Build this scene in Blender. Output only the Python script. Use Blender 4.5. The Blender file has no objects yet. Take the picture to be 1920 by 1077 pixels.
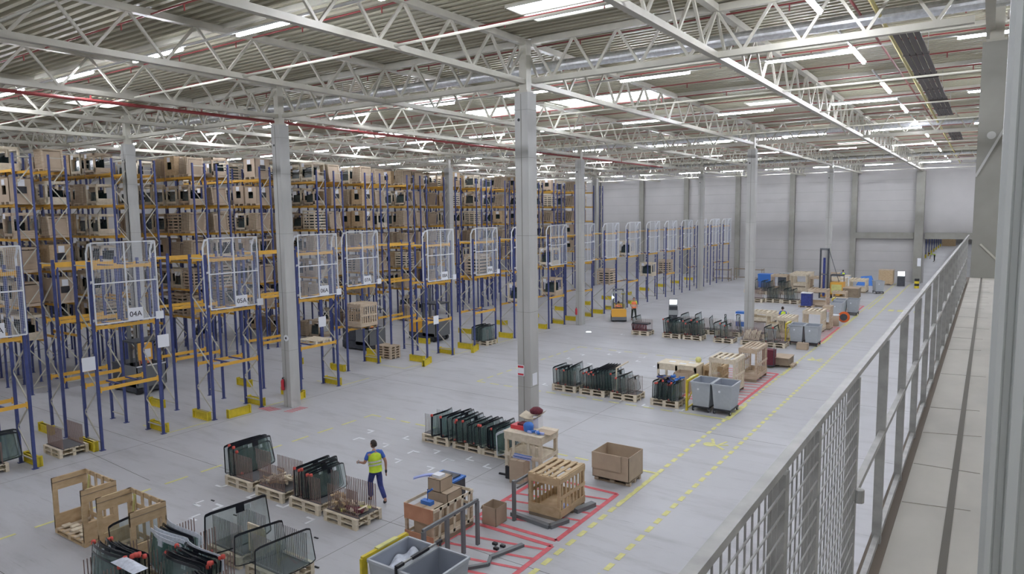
import bpy, math, random
from math import sin, cos, pi, radians, sqrt, atan2
from mathutils import Vector, Matrix
random.seed(7)
SC = bpy.context.scene
COL = SC.collection
# ------------------------------------------------------------------ camera
FPX, YAW, PITCH, ROLL = 1310.49, 0.599192, 0.1036, -0.013060
EYE = Vector((0.0, 0.0, 8.2))
def cam_axes():
    f = Vector((-sin(YAW)*cos(PITCH), cos(YAW)*cos(PITCH), -sin(PITCH)))
    r = Vector((cos(YAW), sin(YAW), 0)); u = r.cross(f)
    return r*cos(ROLL)+u*sin(ROLL), -r*sin(ROLL)+u*cos(ROLL), f
CR, CU, CF = cam_axes()
cam = bpy.data.cameras.new('camera'); camo = bpy.data.objects.new('camera', cam); COL.objects.link(camo)
cam.sensor_width = 36; cam.sensor_fit = 'HORIZONTAL'; cam.lens = FPX*36/1920; cam.clip_start = .05; cam.clip_end = 500
camo.matrix_world = Matrix(((CR.x, CU.x, -CF.x, EYE.x), (CR.y, CU.y, -CF.y, EYE.y), (CR.z, CU.z, -CF.z, EYE.z), (0, 0, 0, 1)))
SC.camera = camo
def F(x, y, z=0.0):                       # surveyed point of the hall at height z
    d = CF + CR*((x-960)/FPX) - CU*((y-538.5)/FPX)
    t = (z-EYE.z)/d.z
    return EYE + d*t
# ------------------------------------------------------------------ materials
MATS = {}
def mat(name, rgb, rough=.6, metal=0.0, noise=0.0, nscale=8.0, emit=None, estr=0, spec=.5, bump=0.0, stretch=None, rgb2=None, detail=4):
    m = bpy.data.materials.new(name); m.use_nodes = True; nt = m.node_tree; b = nt.nodes['Principled BSDF']
    b.inputs['Base Color'].default_value = (*rgb, 1); b.inputs['Roughness'].default_value = rough; b.inputs['Metallic'].default_value = metal
    b.inputs['Specular IOR Level'].default_value = spec
    if emit: b.inputs['Emission Color'].default_value = (*emit, 1); b.inputs['Emission Strength'].default_value = estr
    if noise or rgb2 or bump:
        tc = nt.nodes.new('ShaderNodeTexCoord'); mp = nt.nodes.new('ShaderNodeMapping'); n = nt.nodes.new('ShaderNodeTexNoise')
        nt.links.new(tc.outputs['Object'], mp.inputs[0]); nt.links.new(mp.outputs[0], n.inputs['Vector'])
        if stretch: mp.inputs['Scale'].default_value = stretch
        n.inputs['Scale'].default_value = nscale; n.inputs['Detail'].default_value = detail
        r = nt.nodes.new('ShaderNodeValToRGB'); e = r.color_ramp.elements
        c2 = rgb2 if rgb2 else tuple(min(1, c*(1+noise)) for c in rgb); c1 = rgb if rgb2 else tuple(c*(1-noise) for c in rgb)
        e[0].position = .3; e[1].position = .7; e[0].color = (*c1, 1); e[1].color = (*c2, 1)
        nt.links.new(n.outputs['Fac'], r.inputs[0]); nt.links.new(r.outputs[0], b.inputs['Base Color'])
        if bump:
            bp = nt.nodes.new('ShaderNodeBump'); bp.inputs['Strength'].default_value = bump
            nt.links.new(n.outputs['Fac'], bp.inputs['Height']); nt.links.new(bp.outputs[0], b.inputs['Normal'])
    MATS[name] = m
    return m
M = {}
M['steel'] = mat('white_steel', (.47,.455,.385), .45, noise=.06, nscale=3)
M['galv'] = mat('galvanised_steel', (.36,.36,.34), .5, .3, noise=.18, nscale=14)
M['duct'] = mat('spiral_duct', (.75,.77,.78), .28, .8, noise=.15, nscale=9)
M['deck'] = mat('roof_deck', (.41,.385,.285), .55, noise=.04, nscale=2)
M['wall'] = mat('wall_panel', (.43,.42,.41), .7, noise=.04, nscale=.5)
M['concrete'] = mat('column_concrete', (.44,.44,.42), .8, noise=.10, nscale=1.6, stretch=(1,1,.3))
M['concrete2'] = mat('pilaster_concrete', (.27,.265,.235), .85, noise=.08, nscale=1.5)
M['slab'] = mat('walkway_concrete', (.44,.42,.37), .75, noise=.13, nscale=2.2, stretch=(1,.5,1), bump=.03)
M['joint'] = mat('faint_joint', (.34,.32,.275), .9)
M['groove'] = mat('dark_joint', (.13,.12,.10), .9)
M['brown'] = mat('edge_strip', (.16,.13,.10), .8)
M['blue'] = mat('rack_blue', (.045,.062,.20), .45, noise=.15, nscale=5)
M['orange'] = mat('beam_orange', (.74,.42,.06), .45, noise=.08, nscale=4)
M['yellow'] = mat('guard_yellow', (.66,.52,.03), .5, noise=.1, nscale=6)
M['line'] = mat('yellow_paint', (.64,.62,.24), .6, noise=.12, nscale=5)
M['redp'] = mat('red_floor_paint', (.62,.12,.14), .6, noise=.15, nscale=5)
M['whitep'] = mat('white_floor_tape', (.80,.82,.84), .5)
M['red'] = mat('red_pipe', (.24,.035,.035), .45)
M['redx'] = mat('extinguisher_red', (.6,.04,.06), .35)
M['gasy'] = mat('yellow_pipe', (.62,.55,.22), .5)
M['heater'] = mat('heater_brown', (.09,.075,.07), .5, .3)
M['white'] = mat('white_coat', (.72,.74,.76), .45)
M['cage'] = mat('white_wire', (.62,.66,.72), .45)
M['wood'] = mat('pine_wood', (.44,.34,.24), .7, rgb2=(.58,.48,.36), nscale=3, stretch=(1,1,5))
M['wood2'] = mat('pale_wood', (.60,.52,.39), .7, rgb2=(.74,.66,.52), nscale=3, stretch=(3,3,3))
M['woodc'] = mat('crate_wood', (.46,.33,.19), .7, rgb2=(.58,.44,.27), nscale=2.5, stretch=(2,2,4))
M['ply'] = mat('red_plywood', (.45,.21,.12), .7, rgb2=(.55,.28,.17), nscale=4)
M['wood_g'] = mat('grey_wood', (.22,.17,.12), .8, rgb2=(.3,.24,.17), nscale=3)
M['card'] = mat('cardboard', (.45,.355,.26), .8, noise=.06, nscale=3)
M['card_in'] = mat('cardboard_inside', (.36,.27,.18), .85)
M['black'] = mat('black_rubber', (.018,.018,.022), .5)
M['dark'] = mat('dark_plastic', (.05,.055,.065), .5, noise=.2)
M['border'] = mat('glass_border', (.012,.014,.02), .25)
M['rod'] = mat('rod_tips', (.27,.185,.165), .5, .2)
M['rodg'] = mat('grey_rods', (.33,.32,.33), .45, .4)
M['mat'] = mat('rubber_mat', (.11,.11,.115), .8)
M['foam'] = mat('red_foam', (.60,.09,.07), .7)
M['foamo'] = mat('orange_foam', (.66,.20,.10), .7)
M['edgew'] = mat('white_edge_wrap', (.60,.64,.70), .35, noise=.15, nscale=10)
M['paper'] = mat('white_paper', (.78,.80,.84), .6)
M['bin'] = mat('grey_bin', (.42,.45,.48), .5, noise=.04)
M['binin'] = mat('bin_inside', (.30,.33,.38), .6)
M['film'] = mat('plastic_film', (.62,.66,.74), .3, noise=.2, nscale=12, bump=.8)
M['bluep'] = mat('blue_plastic', (.04,.17,.55), .45)
M['lav'] = mat('blue_foam', (.38,.45,.80), .5)
M['vest'] = mat('yellow_vest', (.62,.82,.05), .7, noise=.1, nscale=10)
M['veststripe'] = mat('vest_stripe', (.60,.62,.58), .5)
M['orangev'] = mat('orange_vest', (.95,.25,.10), .7)
M['shirt'] = mat('blue_shirt', (.06,.14,.50), .8, noise=.15, nscale=10)
M['jean'] = mat('navy_trousers', (.035,.05,.20), .85, noise=.25, nscale=9)
M['darktr'] = mat('dark_trousers', (.03,.04,.035), .85)
M['skin'] = mat('skin', (.48,.27,.19), .6)
M['hair'] = mat('dark_hair', (.035,.025,.02), .7)
M['glove'] = mat('grey_gloves', (.30,.31,.33), .7)
M['gloveb'] = mat('black_glove', (.03,.03,.035), .7)
M['amber'] = mat('truck_yellow', (.80,.42,.06), .4)
M['greyt'] = mat('truck_grey', (.16,.17,.18), .5)
M['trim'] = mat('truck_light_grey', (.34,.36,.36), .5)
M['screen'] = mat('lit_screen', (.8,.85,.9), .3, emit=(.85,.93,1), estr=2.2)
M['glow'] = mat('lamp_and_spot_glow', (.9,.9,1), .3, emit=(.75,.85,1), estr=30)
M['tube'] = mat('lamp_tube', (1,1,1), .4, emit=(.94,.97,1.08), estr=1)
M['sky'] = mat('skylight_pane', (.8,.85,.9), .4, emit=(.88,.94,1), estr=1)
M['lampbody'] = mat('lamp_housing', (.7,.7,.68), .4)
M['disc'] = mat('orange_disc', (.78,.15,.03), .5)
M['maroon'] = mat('maroon_cloth', (.13,.022,.035), .8, noise=.3, nscale=20)
M['text'] = mat('black_lettering', (.02,.02,.03), .6)
M['dgreen'] = mat('dark_glass_stack', (.045,.065,.065), .15, noise=.5, nscale=1.6, spec=.8)
M['cladding'] = mat('pale_cladding', (.52,.54,.52), .4, noise=.04, nscale=1, stretch=(1,1,.15))
def glassmat(name, rgb, opac, gl=.10):
    m = bpy.data.materials.new(name); m.use_nodes = True; nt = m.node_tree; nt.nodes.clear()
    o = nt.nodes.new('ShaderNodeOutputMaterial'); t = nt.nodes.new('ShaderNodeBsdfTransparent'); d = nt.nodes.new('ShaderNodeBsdfDiffuse')
    g = nt.nodes.new('ShaderNodeBsdfGlossy'); a = nt.nodes.new('ShaderNodeMixShader'); b = nt.nodes.new('ShaderNodeMixShader')
    t.inputs[0].default_value = (*[min(1, c*.5+.72) for c in rgb], 1); d.inputs[0].default_value = (*rgb, 1)
    g.inputs['Roughness'].default_value = .08; g.inputs[0].default_value = (.9,.95,1,1)
    a.inputs[0].default_value = opac; b.inputs[0].default_value = gl
    nt.links.new(t.outputs[0], a.inputs[1]); nt.links.new(d.outputs[0], a.inputs[2]); nt.links.new(a.outputs[0], b.inputs[1])
    nt.links.new(g.outputs[0], b.inputs[2]); nt.links.new(b.outputs[0], o.inputs[0]); return m
M['glass'] = glassmat('tinted_glass', (.17,.25,.23), .27, .07)
M['glass2'] = glassmat('green_glass', (.12,.26,.24), .36, .07)
def floormat():
    m = bpy.data.materials.new('floor_concrete'); m.use_nodes = True; nt = m.node_tree; b = nt.nodes['Principled BSDF']
    tc = nt.nodes.new('ShaderNodeTexCoord'); L = nt.links
    def noise(sc, st, det=5, rough=.55):
        mp = nt.nodes.new('ShaderNodeMapping'); mp.inputs['Scale'].default_value = st; n = nt.nodes.new('ShaderNodeTexNoise')
        n.inputs['Scale'].default_value = sc; n.inputs['Detail'].default_value = det; n.inputs['Roughness'].default_value = rough
        L.new(tc.outputs['Object'], mp.inputs[0]); L.new(mp.outputs[0], n.inputs['Vector']); return n
    n1 = noise(.22, (1,1,1)); n2 = noise(1.1, (.35,1.6,1), 7, .65); n3 = noise(2.4, (.25,3.5,1), 6, .7)
    r1 = nt.nodes.new('ShaderNodeValToRGB'); r1.color_ramp.elements[0].position = .3; r1.color_ramp.elements[1].position = .72
    r1.color_ramp.elements[0].color = (.42,.42,.435,1); r1.color_ramp.elements[1].color = (.50,.505,.525,1)
    r2 = nt.nodes.new('ShaderNodeValToRGB'); r2.color_ramp.elements[0].position = .28; r2.color_ramp.elements[1].position = .5
    r2.color_ramp.elements[0].color = (.80,.80,.79,1); r2.color_ramp.elements[1].color = (1,1,1,1)
    r3 = nt.nodes.new('ShaderNodeValToRGB'); r3.color_ramp.elements[0].position = .27; r3.color_ramp.elements[1].position = .40
    r3.color_ramp.elements[0].color = (.72,.71,.70,1); r3.color_ramp.elements[1].color = (1,1,1,1)
    L.new(n1.outputs['Fac'], r1.inputs[0]); L.new(n2.outputs['Fac'], r2.inputs[0]); L.new(n3.outputs['Fac'], r3.inputs[0])
    def mul(a, c):
        x = nt.nodes.new('ShaderNodeMix'); x.data_type = 'RGBA'; x.blend_type = 'MULTIPLY'; x.inputs[0].default_value = 1
        L.new(a, x.inputs[6]); L.new(c, x.inputs[7]); return x.outputs[2]
    o = mul(mul(r1.outputs[0], r2.outputs[0]), r3.outputs[0])
    L.new(o, b.inputs['Base Color']); b.inputs['Roughness'].default_value = .42; b.inputs['Specular IOR Level'].default_value = .45
    return m
M['floor'] = floormat()
# ------------------------------------------------------------------ mesh builder
class MB:
    def __init__(s): s.v = []; s.f = []; s.m = []; s.mats = []
    def mi(s, m):
        if m not in s.mats: s.mats.append(m)
        return s.mats.index(m)
    def add(s, vs, fs, m):
        k = len(s.v); i = s.mi(m); s.v += [tuple(v) for v in vs]
        for f in fs: s.f.append(tuple(k+j for j in f)); s.m.append(i)
        return s
    def box(s, x0, x1, y0, y1, z0, z1, m):
        vs = [(x,y,z) for z in (z0,z1) for y in (y0,y1) for x in (x0,x1)]
        return s.add(vs, [(0,2,3,1),(4,5,7,6),(0,1,5,4),(2,6,7,3),(0,4,6,2),(1,3,7,5)], m)
    def cbox(s, c, d, m, R=None):
        vs = []
        for z in (-.5,.5):
            for y in (-.5,.5):
                for x in (-.5,.5):
                    p = Vector((x*d[0], y*d[1], z*d[2]))
                    if R is not None: p = R @ p
                    vs.append(p+Vector(c))
        return s.add(vs, [(0,2,3,1),(4,5,7,6),(0,1,5,4),(2,6,7,3),(0,4,6,2),(1,3,7,5)], m)
    def bar(s, p, q, w, h, m, up=(0,0,1)):
        p = Vector(p); q = Vector(q); d = (q-p).normalized(); u = Vector(up)
        if abs(d.dot(u)) > .98: u = Vector((0,1,0))
        a = d.cross(u).normalized()*w/2; b = a.cross(d).normalized()*h/2
        vs = [p-a-b, p+a-b, p+a+b, p-a+b, q-a-b, q+a-b, q+a+b, q-a+b]
        return s.add(vs, [(0,1,2,3),(7,6,5,4),(0,4,5,1),(1,5,6,2),(2,6,7,3),(3,7,4,0)], m)
    def cyl(s, p, q, r, m, n=8, r2=None, cap=True):
        p = Vector(p); q = Vector(q); d = (q-p).normalized(); u = Vector((0,0,1)) if abs(d.z) < .9 else Vector((1,0,0))
        a = d.cross(u).normalized(); b = d.cross(a); r2 = r if r2 is None else r2
        vs = [p+(a*cos(2*pi*i/n)+b*sin(2*pi*i/n))*r for i in range(n)]+[q+(a*cos(2*pi*i/n)+b*sin(2*pi*i/n))*r2 for i in range(n)]
        fs = [(i,(i+1)%n,n+(i+1)%n,n+i) for i in range(n)]
        if cap: fs += [tuple(range(n))[::-1], tuple(range(n,2*n))]
        return s.add(vs, fs, m)
    def path(s, pts, r, m, n=6):
        for a, b in zip(pts, pts[1:]): s.cyl(a, b, r, m, n)
        return s
    def prism(s, poly, z0, z1, m):                       # poly: xy outline
        n = len(poly); vs = [(x,y,z0) for x,y in poly]+[(x,y,z1) for x,y in poly]
        return s.add(vs, [tuple(range(n))[::-1], tuple(range(n,2*n))]+[(i,(i+1)%n,n+(i+1)%n,n+i) for i in range(n)], m)
    def lathe(s, prof, m, n=16, c=(0,0,0)):
        vs = [(c[0]+r*cos(2*pi*i/n), c[1]+r*sin(2*pi*i/n), c[2]+z) for r,z in prof for i in range(n)]
        fs = [(j*n+i, j*n+(i+1)%n, (j+1)*n+(i+1)%n, (j+1)*n+i) for j in range(len(prof)-1) for i in range(n)]
        fs += [tuple(range(n))[::-1], tuple((len(prof)-1)*n+i for i in range(n))]
        return s.add(vs, fs, m)
    def grid(s, fn, nu, nv, m):
        vs = [fn(i/nu, j/nv) for j in range(nv+1) for i in range(nu+1)]
        return s.add(vs, [(j*(nu+1)+i, j*(nu+1)+i+1, (j+1)*(nu+1)+i+1, (j+1)*(nu+1)+i) for j in range(nv) for i in range(nu)], m)
    def mesh(s, name, smooth=False):
        me = bpy.data.meshes.new(name); me.from_pydata(s.v, [], s.f)
        for m in s.mats: me.materials.append(M[m])
        me.polygons.foreach_set('material_index', s.m)
        if smooth: me.polygons.foreach_set('use_smooth', [True]*len(s.f))
        me.update(); return me
    def obj(s, name, parent=None, smooth=False, loc=None):
        return link(name, s.mesh(name, smooth), parent, loc)
def link(name, data, parent=None, loc=None):
    o = bpy.data.objects.new(name, data); COL.objects.link(o)
    if parent: o.parent = parent
    if loc: o.location = loc
    return o
def tag(o, label, cat, group=None):
    o['label'] = label; o['category'] = cat
    if group: o['group'] = group
    return o
def thing(name, label, cat, loc=(0,0,0), rz=0, group=None):
    o = link(name, None, None, loc); o.rotation_euler = (0,0,rz); o.empty_display_size = .2
    return tag(o, label, cat, group)
def struct(o): o['kind'] = 'structure'; return o
KIDS = {}
def dup(o, parent=None, loc=None, rz=None, label=None, group=None, keep_parent=True):
    c = o.copy(); COL.objects.link(c)
    if parent: c.parent = parent
    if loc is not None: c.location = loc
    if rz is not None: c.rotation_euler = (0,0,rz)
    if label: c['label'] = label
    if group: c['group'] = group
    for k in kids(o): dup(k, c)
    return c
def kids(o):
    if o.name not in KIDS: KIDS[o.name] = [x for x in COL.objects if x.parent == o]
    return KIDS[o.name]
ORD = ['first','second','third','fourth','fifth','sixth','seventh','eighth','ninth','tenth','eleventh','twelfth','thirteenth','fourteenth','fifteenth','sixteenth','seventeenth','eighteenth','nineteenth','twentieth']
def text_mesh(name, body, size, m):
    cu = bpy.data.curves.new(name, 'FONT'); cu.body = body; cu.size = size; cu.align_x = 'CENTER'; cu.align_y = 'CENTER'; cu.extrude = .004
    o = bpy.data.objects.new(name, cu); COL.objects.link(o)
    dg = bpy.context.evaluated_depsgraph_get(); me = bpy.data.meshes.new_from_object(o.evaluated_get(dg)); 
    bpy.data.objects.remove(o); me.materials.clear(); me.materials.append(M[m]); me.name = name
    return me
# ================================================================== THE HALL
GX = [-.2-6.15*i for i in range(10)]             # truss lines every 6.15 m, columns every second one
CXS = [-.2-12.3*i for i in range(5)]; CYS = [19.2, 45.25, 71.3]
ZB, ZT, ZD = 12.4, 13.62, 13.78                  # truss bottom chord, top chord, underside of deck
struct(MB().box(-62, 14, -6, 90, -.3, 0, 'floor').obj('floor'))
# deck: trapezoid ribs running across the hall
b = MB(); pitch = .31; y = -6.0; prof = []
while y < 90: prof += [(y, ZD), (y+.13, ZD), (y+.16, ZD+.13), (y+.28, ZD+.13)]; y += pitch
prof += [(90, ZD)]
n = len(prof); b.add([(-62, p, z) for p, z in prof]+[(14, p, z) for p, z in prof], [(i, i+1, n+i+1, n+i) for i in range(n-1)], 'deck')
struct(b.obj('ceiling'))
struct(MB().box(-62.3, -62, -6, 90, 0, 14.2, 'wall').obj('wall_left'))
struct(MB().box(-62, 14, -6.3, -6, 0, 14.2, 'wall').obj('wall_back'))
struct(MB().box(14, 14.3, -6, 90, 0, 14.2, 'wall').obj('wall_right'))
# far wall: pale sandwich panels with a gateway right of the door pilaster
b = MB(); b.box(-62, -5.9, 90, 90.3, 0, 14.2, 'wall'); b.box(-5.9, 14.3, 90, 90.3, 5.55, 14.2, 'wall'); b.box(4, 14.3, 90, 90.3, 0, 5.55, 'wall')
struct(b.obj('wall_far'))
b = MB()
for z in (1.15,2.3,3.45,4.6,6.9,8.05,9.2,10.35,11.5,12.65): b.box(-62, -7, 89.985, 90, z, z+.02, 'concrete2')
struct(b.obj('trim_1'))
for i, x in enumerate((-13.1,-19.95,-26.5,-33.25,-39.6,-46.2)):
    o = MB().box(x-.3, x+.3, 89.6, 89.98, 0, 13.7, 'concrete2').obj('wall_pilaster')
    tag(o, ['grey concrete pilaster on the far wall beside the end of the lintel beam','grey concrete pilaster on the far wall behind the tall lift truck mast','grey concrete pilaster on the far wall left of the second free column','grey concrete pilaster on the far wall near the leftmost bare wall panel','grey concrete pilaster at the corner where the dim racking meets the bare wall','grey concrete pilaster on the far wall hidden among dim racking'][i], 'pilaster', 'pilasters of the far wall')
tag(MB().box(-12.8, -6.95, 89.6, 89.95, 4.9, 5.6, 'concrete2').obj('lintel_beam'), 'grey concrete lintel beam across the far wall left of the gateway pillar', 'beam')
tag(MB().box(-5.9, 4, 89.6, 89.95, 4.9, 5.6, 'concrete2').obj('lintel_beam'), 'grey concrete lintel beam over the open gateway to the next hall', 'beam')
t = thing('gateway_pillar', 'wide concrete pillar on the left side of the open gateway at the far wall', 'pillar', (-6.45, 89.3, 0))
MB().box(-.42, .42, -.3, .3, 0, 12.4, 'concrete2').obj('shaft', t); MB().box(.0, .35, -.32, -.3, 1.9, 2.8, 'paper').obj('paper_notice', t)
# next hall seen through the gateway
struct(MB().box(-14, 12, 90, 200, -.3, 0, 'floor').obj('floor_annex')); struct(MB().box(-14, 12, 199, 199.3, 0, 8, 'wall').obj('wall_annex_far'))
struct(MB().box(-14.3, -14, 90.3, 199, 0, 8, 'wall').obj('wall_annex_left')); struct(MB().box(12, 12.3, 90.3, 199, 0, 8, 'wall').obj('wall_annex_right')); struct(MB().box(-14, 12, 90.3, 199, 8, 8.2, 'deck').obj('ceiling_annex'))
# columns
COLLAB = {(1,0):'concrete column in the middle, nearest of all, behind the crate workbench', (2,0):'concrete column with a red fire extinguisher standing beside the 05A rack end', (3,0):'concrete column standing among the racks behind the 04A guard mesh',
 (1,1):'slim looking concrete column rising behind the second and third rows of glass pallets', (2,1):'concrete column beside the yellow counterbalance forklift', (1,2):'far concrete column behind the tall lift truck mast', (2,2):'concrete column at the far end of the guard mesh rack ends', (3,1):'concrete column deep in the racking behind the sixth rack row', (3,2):'concrete column deep in the racking near the far wall'}
col_me = MB(); col_me.box(-.25,.25,-.25,.25,0,12.05,'concrete').box(-.262,-.25,-.02,.0,0,12,'concrete2').box(-.02,.0,-.262,-.25,0,12,'concrete2')
for z in (2.5,5.0,7.5,10.0,11.5): col_me.box(-.253,.253,-.253,.253,z,z+.012,'concrete2')
col_me.cyl((-.1,-.255,11.2),(-.1,-.25,11.2),.05,'black')
col_me = col_me.mesh('column_shaft')
post_me = MB().box(-.14,.14,-.14,.14,12.05,13.62,'steel').box(-.2,.2,-.2,.2,12.05,12.12,'steel').mesh('head_post')
for j, cy_ in enumerate(CYS):
    for i, cx_ in enumerate(CXS):
        if i == 0 or i == 4: continue
        t = thing('concrete_column', COLLAB[(i,j)], 'column', (cx_, cy_, 0), 0, 'free-standing columns')
        link('shaft', col_me, t); link('head_post', post_me, t)
# mezzanine column
t = thing('concrete_column', 'broad concrete column at the end of the railed walkway', 'column', (-.07, 20.35, 0))
MB().box(-.27,.27,-.25,.25,0,12.05,'concrete2').obj('shaft', t); link('head_post', post_me, t)
b = MB(); b.bar((-.27,-.28,8.95),(.27,-.28,10.1),.01,.05,'concrete'); b.bar((-.1,-.28,7.35),(.27,-.28,6.95),.02,.04,'steel'); b.obj('diagonal_strut', t)
MB().cyl((0,-.26,9.9),(0,-.25,9.9),.09,'concrete',16).obj('round_patch', t)
# things on columns
t = thing('fire_extinguisher', 'red fire extinguisher hung on the concrete column by the 05A rack end', 'extinguisher', (-24.95, 18.86, .75))
MB().lathe([(.02,0),(.075,.02),(.08,.4),(.05,.47),(.025,.5)], 'redx', 12).obj('cylinder', t, True); MB().cyl((0,0,.5),(0,0,.55),.03,'black').bar((0,0,.56),(.12,0,.58),.02,.02,'black').path([(0,0,.52),(.1,0,.5),(.11,0,.15)],.012,'black').obj('valve_hose', t)
t = thing('fire_extinguisher', 'red fire extinguisher hung on the column beside the yellow forklift', 'extinguisher', (-24.95, 44.9, .75))
MB().lathe([(.02,0),(.075,.02),(.08,.4),(.05,.47),(.025,.5)], 'redx', 12).obj('cylinder', t, True); MB().cyl((0,0,.5),(0,0,.55),.03,'black').obj('valve_hose', t)
o = MB().cyl((0,0,0),(0,-.02,0),.14,'white',20).cyl((0,-.02,0),(0,-.03,0),.05,'black',12).obj('round_sign'); o.location = (-24.68,18.945,3.05); tag(o, 'round white sign with black mark on the column by the 05A rack end', 'sign')
for nm, x, z, w, h, lab in (('notice_board',-12.62,3.05,.26,.36,'white notice with red bars on the nearest middle column'),):
    t = thing(nm, lab, 'notice', (x, 18.94, z)); MB().box(-w/2,w/2,-.012,0,-h/2,h/2,'paper').obj('sheet', t); MB().box(-w/2+.02,w/2-.02,-.016,-.012,h/2-.09,h/2-.02,'redx').box(-w/2+.02,w/2-.02,-.016,-.012,-h/2+.02,-h/2+.08,'redx').obj('red_bar', t)
tag(MB().box(-.01,0,-.14,.14,-.2,.2,'paper').obj('paper_sheet', None, False, (-12.235+.0,19.2,2.75)), 'plain white sheet on the right side of the nearest middle column', 'notice')
bpy.data.objects['paper_sheet'].location.x = -12.239
# ---------------- trusses
def truss_mesh(L, panels, zb, zt, w=.16, inset=0):
    tc = MB().box(-.1,.1,0,L,zt-.09,zt+.09,'steel').mesh('top_chord')
    bc = MB().box(-.09,.09,0,L,zb-.08,zb+.08,'steel').mesh('bottom_chord')
    wb = MB(); s = L/panels
    for i in range(panels):
        wb.bar((0,i*s,zt-.05),(0,(i+.5)*s,zb+.05),.07,.07,'steel'); wb.bar((0,(i+.5)*s,zb+.05),(0,(i+1)*s,zt-.05),.07,.07,'steel')
    return tc, bc, wb.mesh('web_bracing')
TY = truss_mesh(26.05, 14, ZB, ZT); TX = truss_mesh(11.7, 8, ZB, ZT)
TYs = truss_mesh(18.7, 10, ZB, ZT)
segs = [(-6.85, TY), (19.2, TY), (45.25, TY), (71.3, TYs)]
names = ['over the mezzanine edge','two lines left of the walkway','over the nearest middle column','between the two nearest columns','over the 05A rack end','left of the 05A column','over the column behind the 04A mesh','over the tall rack crates','deep over the racking','by the left wall']
bays = ['nearest bay','second bay','third bay','last bay']
for i, x in enumerate(GX[::1]):
    for j, (y0, tr) in enumerate(segs):
        t = thing('roof_truss', 'lengthwise roof truss '+names[i]+', '+bays[j], 'truss', (x, y0, 0), 0, 'lengthwise roof trusses')
        for nm, me in zip(('top_chord','bottom_chord','web_bracing'), tr): link(nm, me, t)
for j, y in enumerate(CYS):
    for i in range(6):
        x = 12.1-12.3*i
        t = thing('cross_girder', 'crosswise lattice girder on the '+ORD[j]+' column line, '+ORD[i]+' span from the right', 'girder', (x-.3, y, 0), pi/2, 'crosswise girders')
        for nm, me in zip(('top_chord','bottom_chord','web_bracing'), TX): link(nm, me, t)
# purlin beams right under the deck and thin tie rods at chord level
k = 0
for y in (6.0, 12.6, 25.7, 32.2, 38.7, 51.8, 58.3, 64.8, 77.8, 84.3):
    o = MB().box(-61.5, 13.5, y-.05, y+.05, ZD-.16, ZD-.01, 'steel').obj('roof_purlin'); tag(o, 'pale purlin under the roof deck, '+ORD[k]+' from the viewer', 'purlin', 'roof purlins')
    o = MB().cyl((-61.5, y+.55, ZB), (13.5, y+.55, ZB), .035, 'steel', 6).obj('tie_rod'); tag(o, 'thin white tie rod between truss bottom chords, '+ORD[k]+' from the viewer', 'tie rod', 'tie rods'); k += 1
# ---------------- sprinkler pipes
k = 0; y = 7.35
while y < 88:
    t = thing('sprinkler_pipe', 'thin red crosswise sprinkler pipe, '+(ORD+['twenty-'+o for o in ORD])[k]+' from the viewer under the deck', 'pipe', (0, y, 13.58), 0, 'crosswise sprinkler pipes')
    MB().cyl((-60,0,0),(12,0,0),.023,'red',6).obj('pipe', t)
    if k < 9:
        h = MB()
        for i in range(20): h.cyl((-58+i*3.1+.7*(k%3),0,-.18),(-58+i*3.1+.7*(k%3),0,0),.02,'red',5)
        o = h.obj('sprinkler_heads', t); o['kind'] = 'stuff'
    k += 1; y += 3.1
t = thing('sprinkler_main', 'thick red sprinkler main running lengthwise under the trusses at left', 'pipe', (-25.5, 0, 12.22)); MB().cyl((0,2,0),(1.0,60,0),.06,'red',8).obj('pipe', t)
h = MB(); [h.cyl((.01+.0165*i*4,4+i*4,.05),(.01+.0165*i*4,4+i*4,.3),.03,'red',6) for i in range(13)]; h.obj('hanger', t)['kind'] = 'stuff'
tag(MB().cyl((-2.98,10,13.1),(-2.75,88,13.1),.035,'red',6).obj('red_pipe'), 'red pipe running beside the yellow gas pipe on the right of the roof', 'pipe')
tag(MB().cyl((-2.45,8,13.0),(-2.9,88,13.0),.055,'gasy',8).obj('gas_pipe'), 'yellow gas pipe running lengthwise on the right of the roof', 'pipe')
# ---------------- silver ducts
t = thing('air_duct', 'silver round duct running crosswise by the nearest middle column', 'duct', (0, 20.2, 13.0))
d = MB(); d.cyl((-46,0,0),(6,0,0),.17,'duct',16)
for i in range(35): d.cyl((-46+i*1.5,0,0),(-45.96+i*1.5,0,0),.18,'duct',16)
d.obj('duct_tube', t, False); d = MB(); [d.cyl((-40+i*6,0,.15),(-40+i*6,0,.6),.012,'galv',5) for i in range(8)]; d.obj('hanger', t)['kind'] = 'stuff'
t = thing('air_duct', 'silver round duct running crosswise on the second column line', 'duct', (0, 46.2, 13.0)); MB().cyl((-40,0,0),(6,0,0),.17,'duct',14).obj('duct_tube', t)
t = thing('air_duct', 'silver round duct running crosswise on the third column line', 'duct', (0, 72.2, 13.0)); MB().cyl((-40,0,0),(6,0,0),.17,'duct',14).obj('duct_tube', t)
tag(MB().cyl((-14.2,20.9,12.75),(-14.2,20.9,13.7),.09,'duct',10).obj('duct_riser'), 'short silver riser pipe standing above the nearest silver duct', 'pipe')
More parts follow.
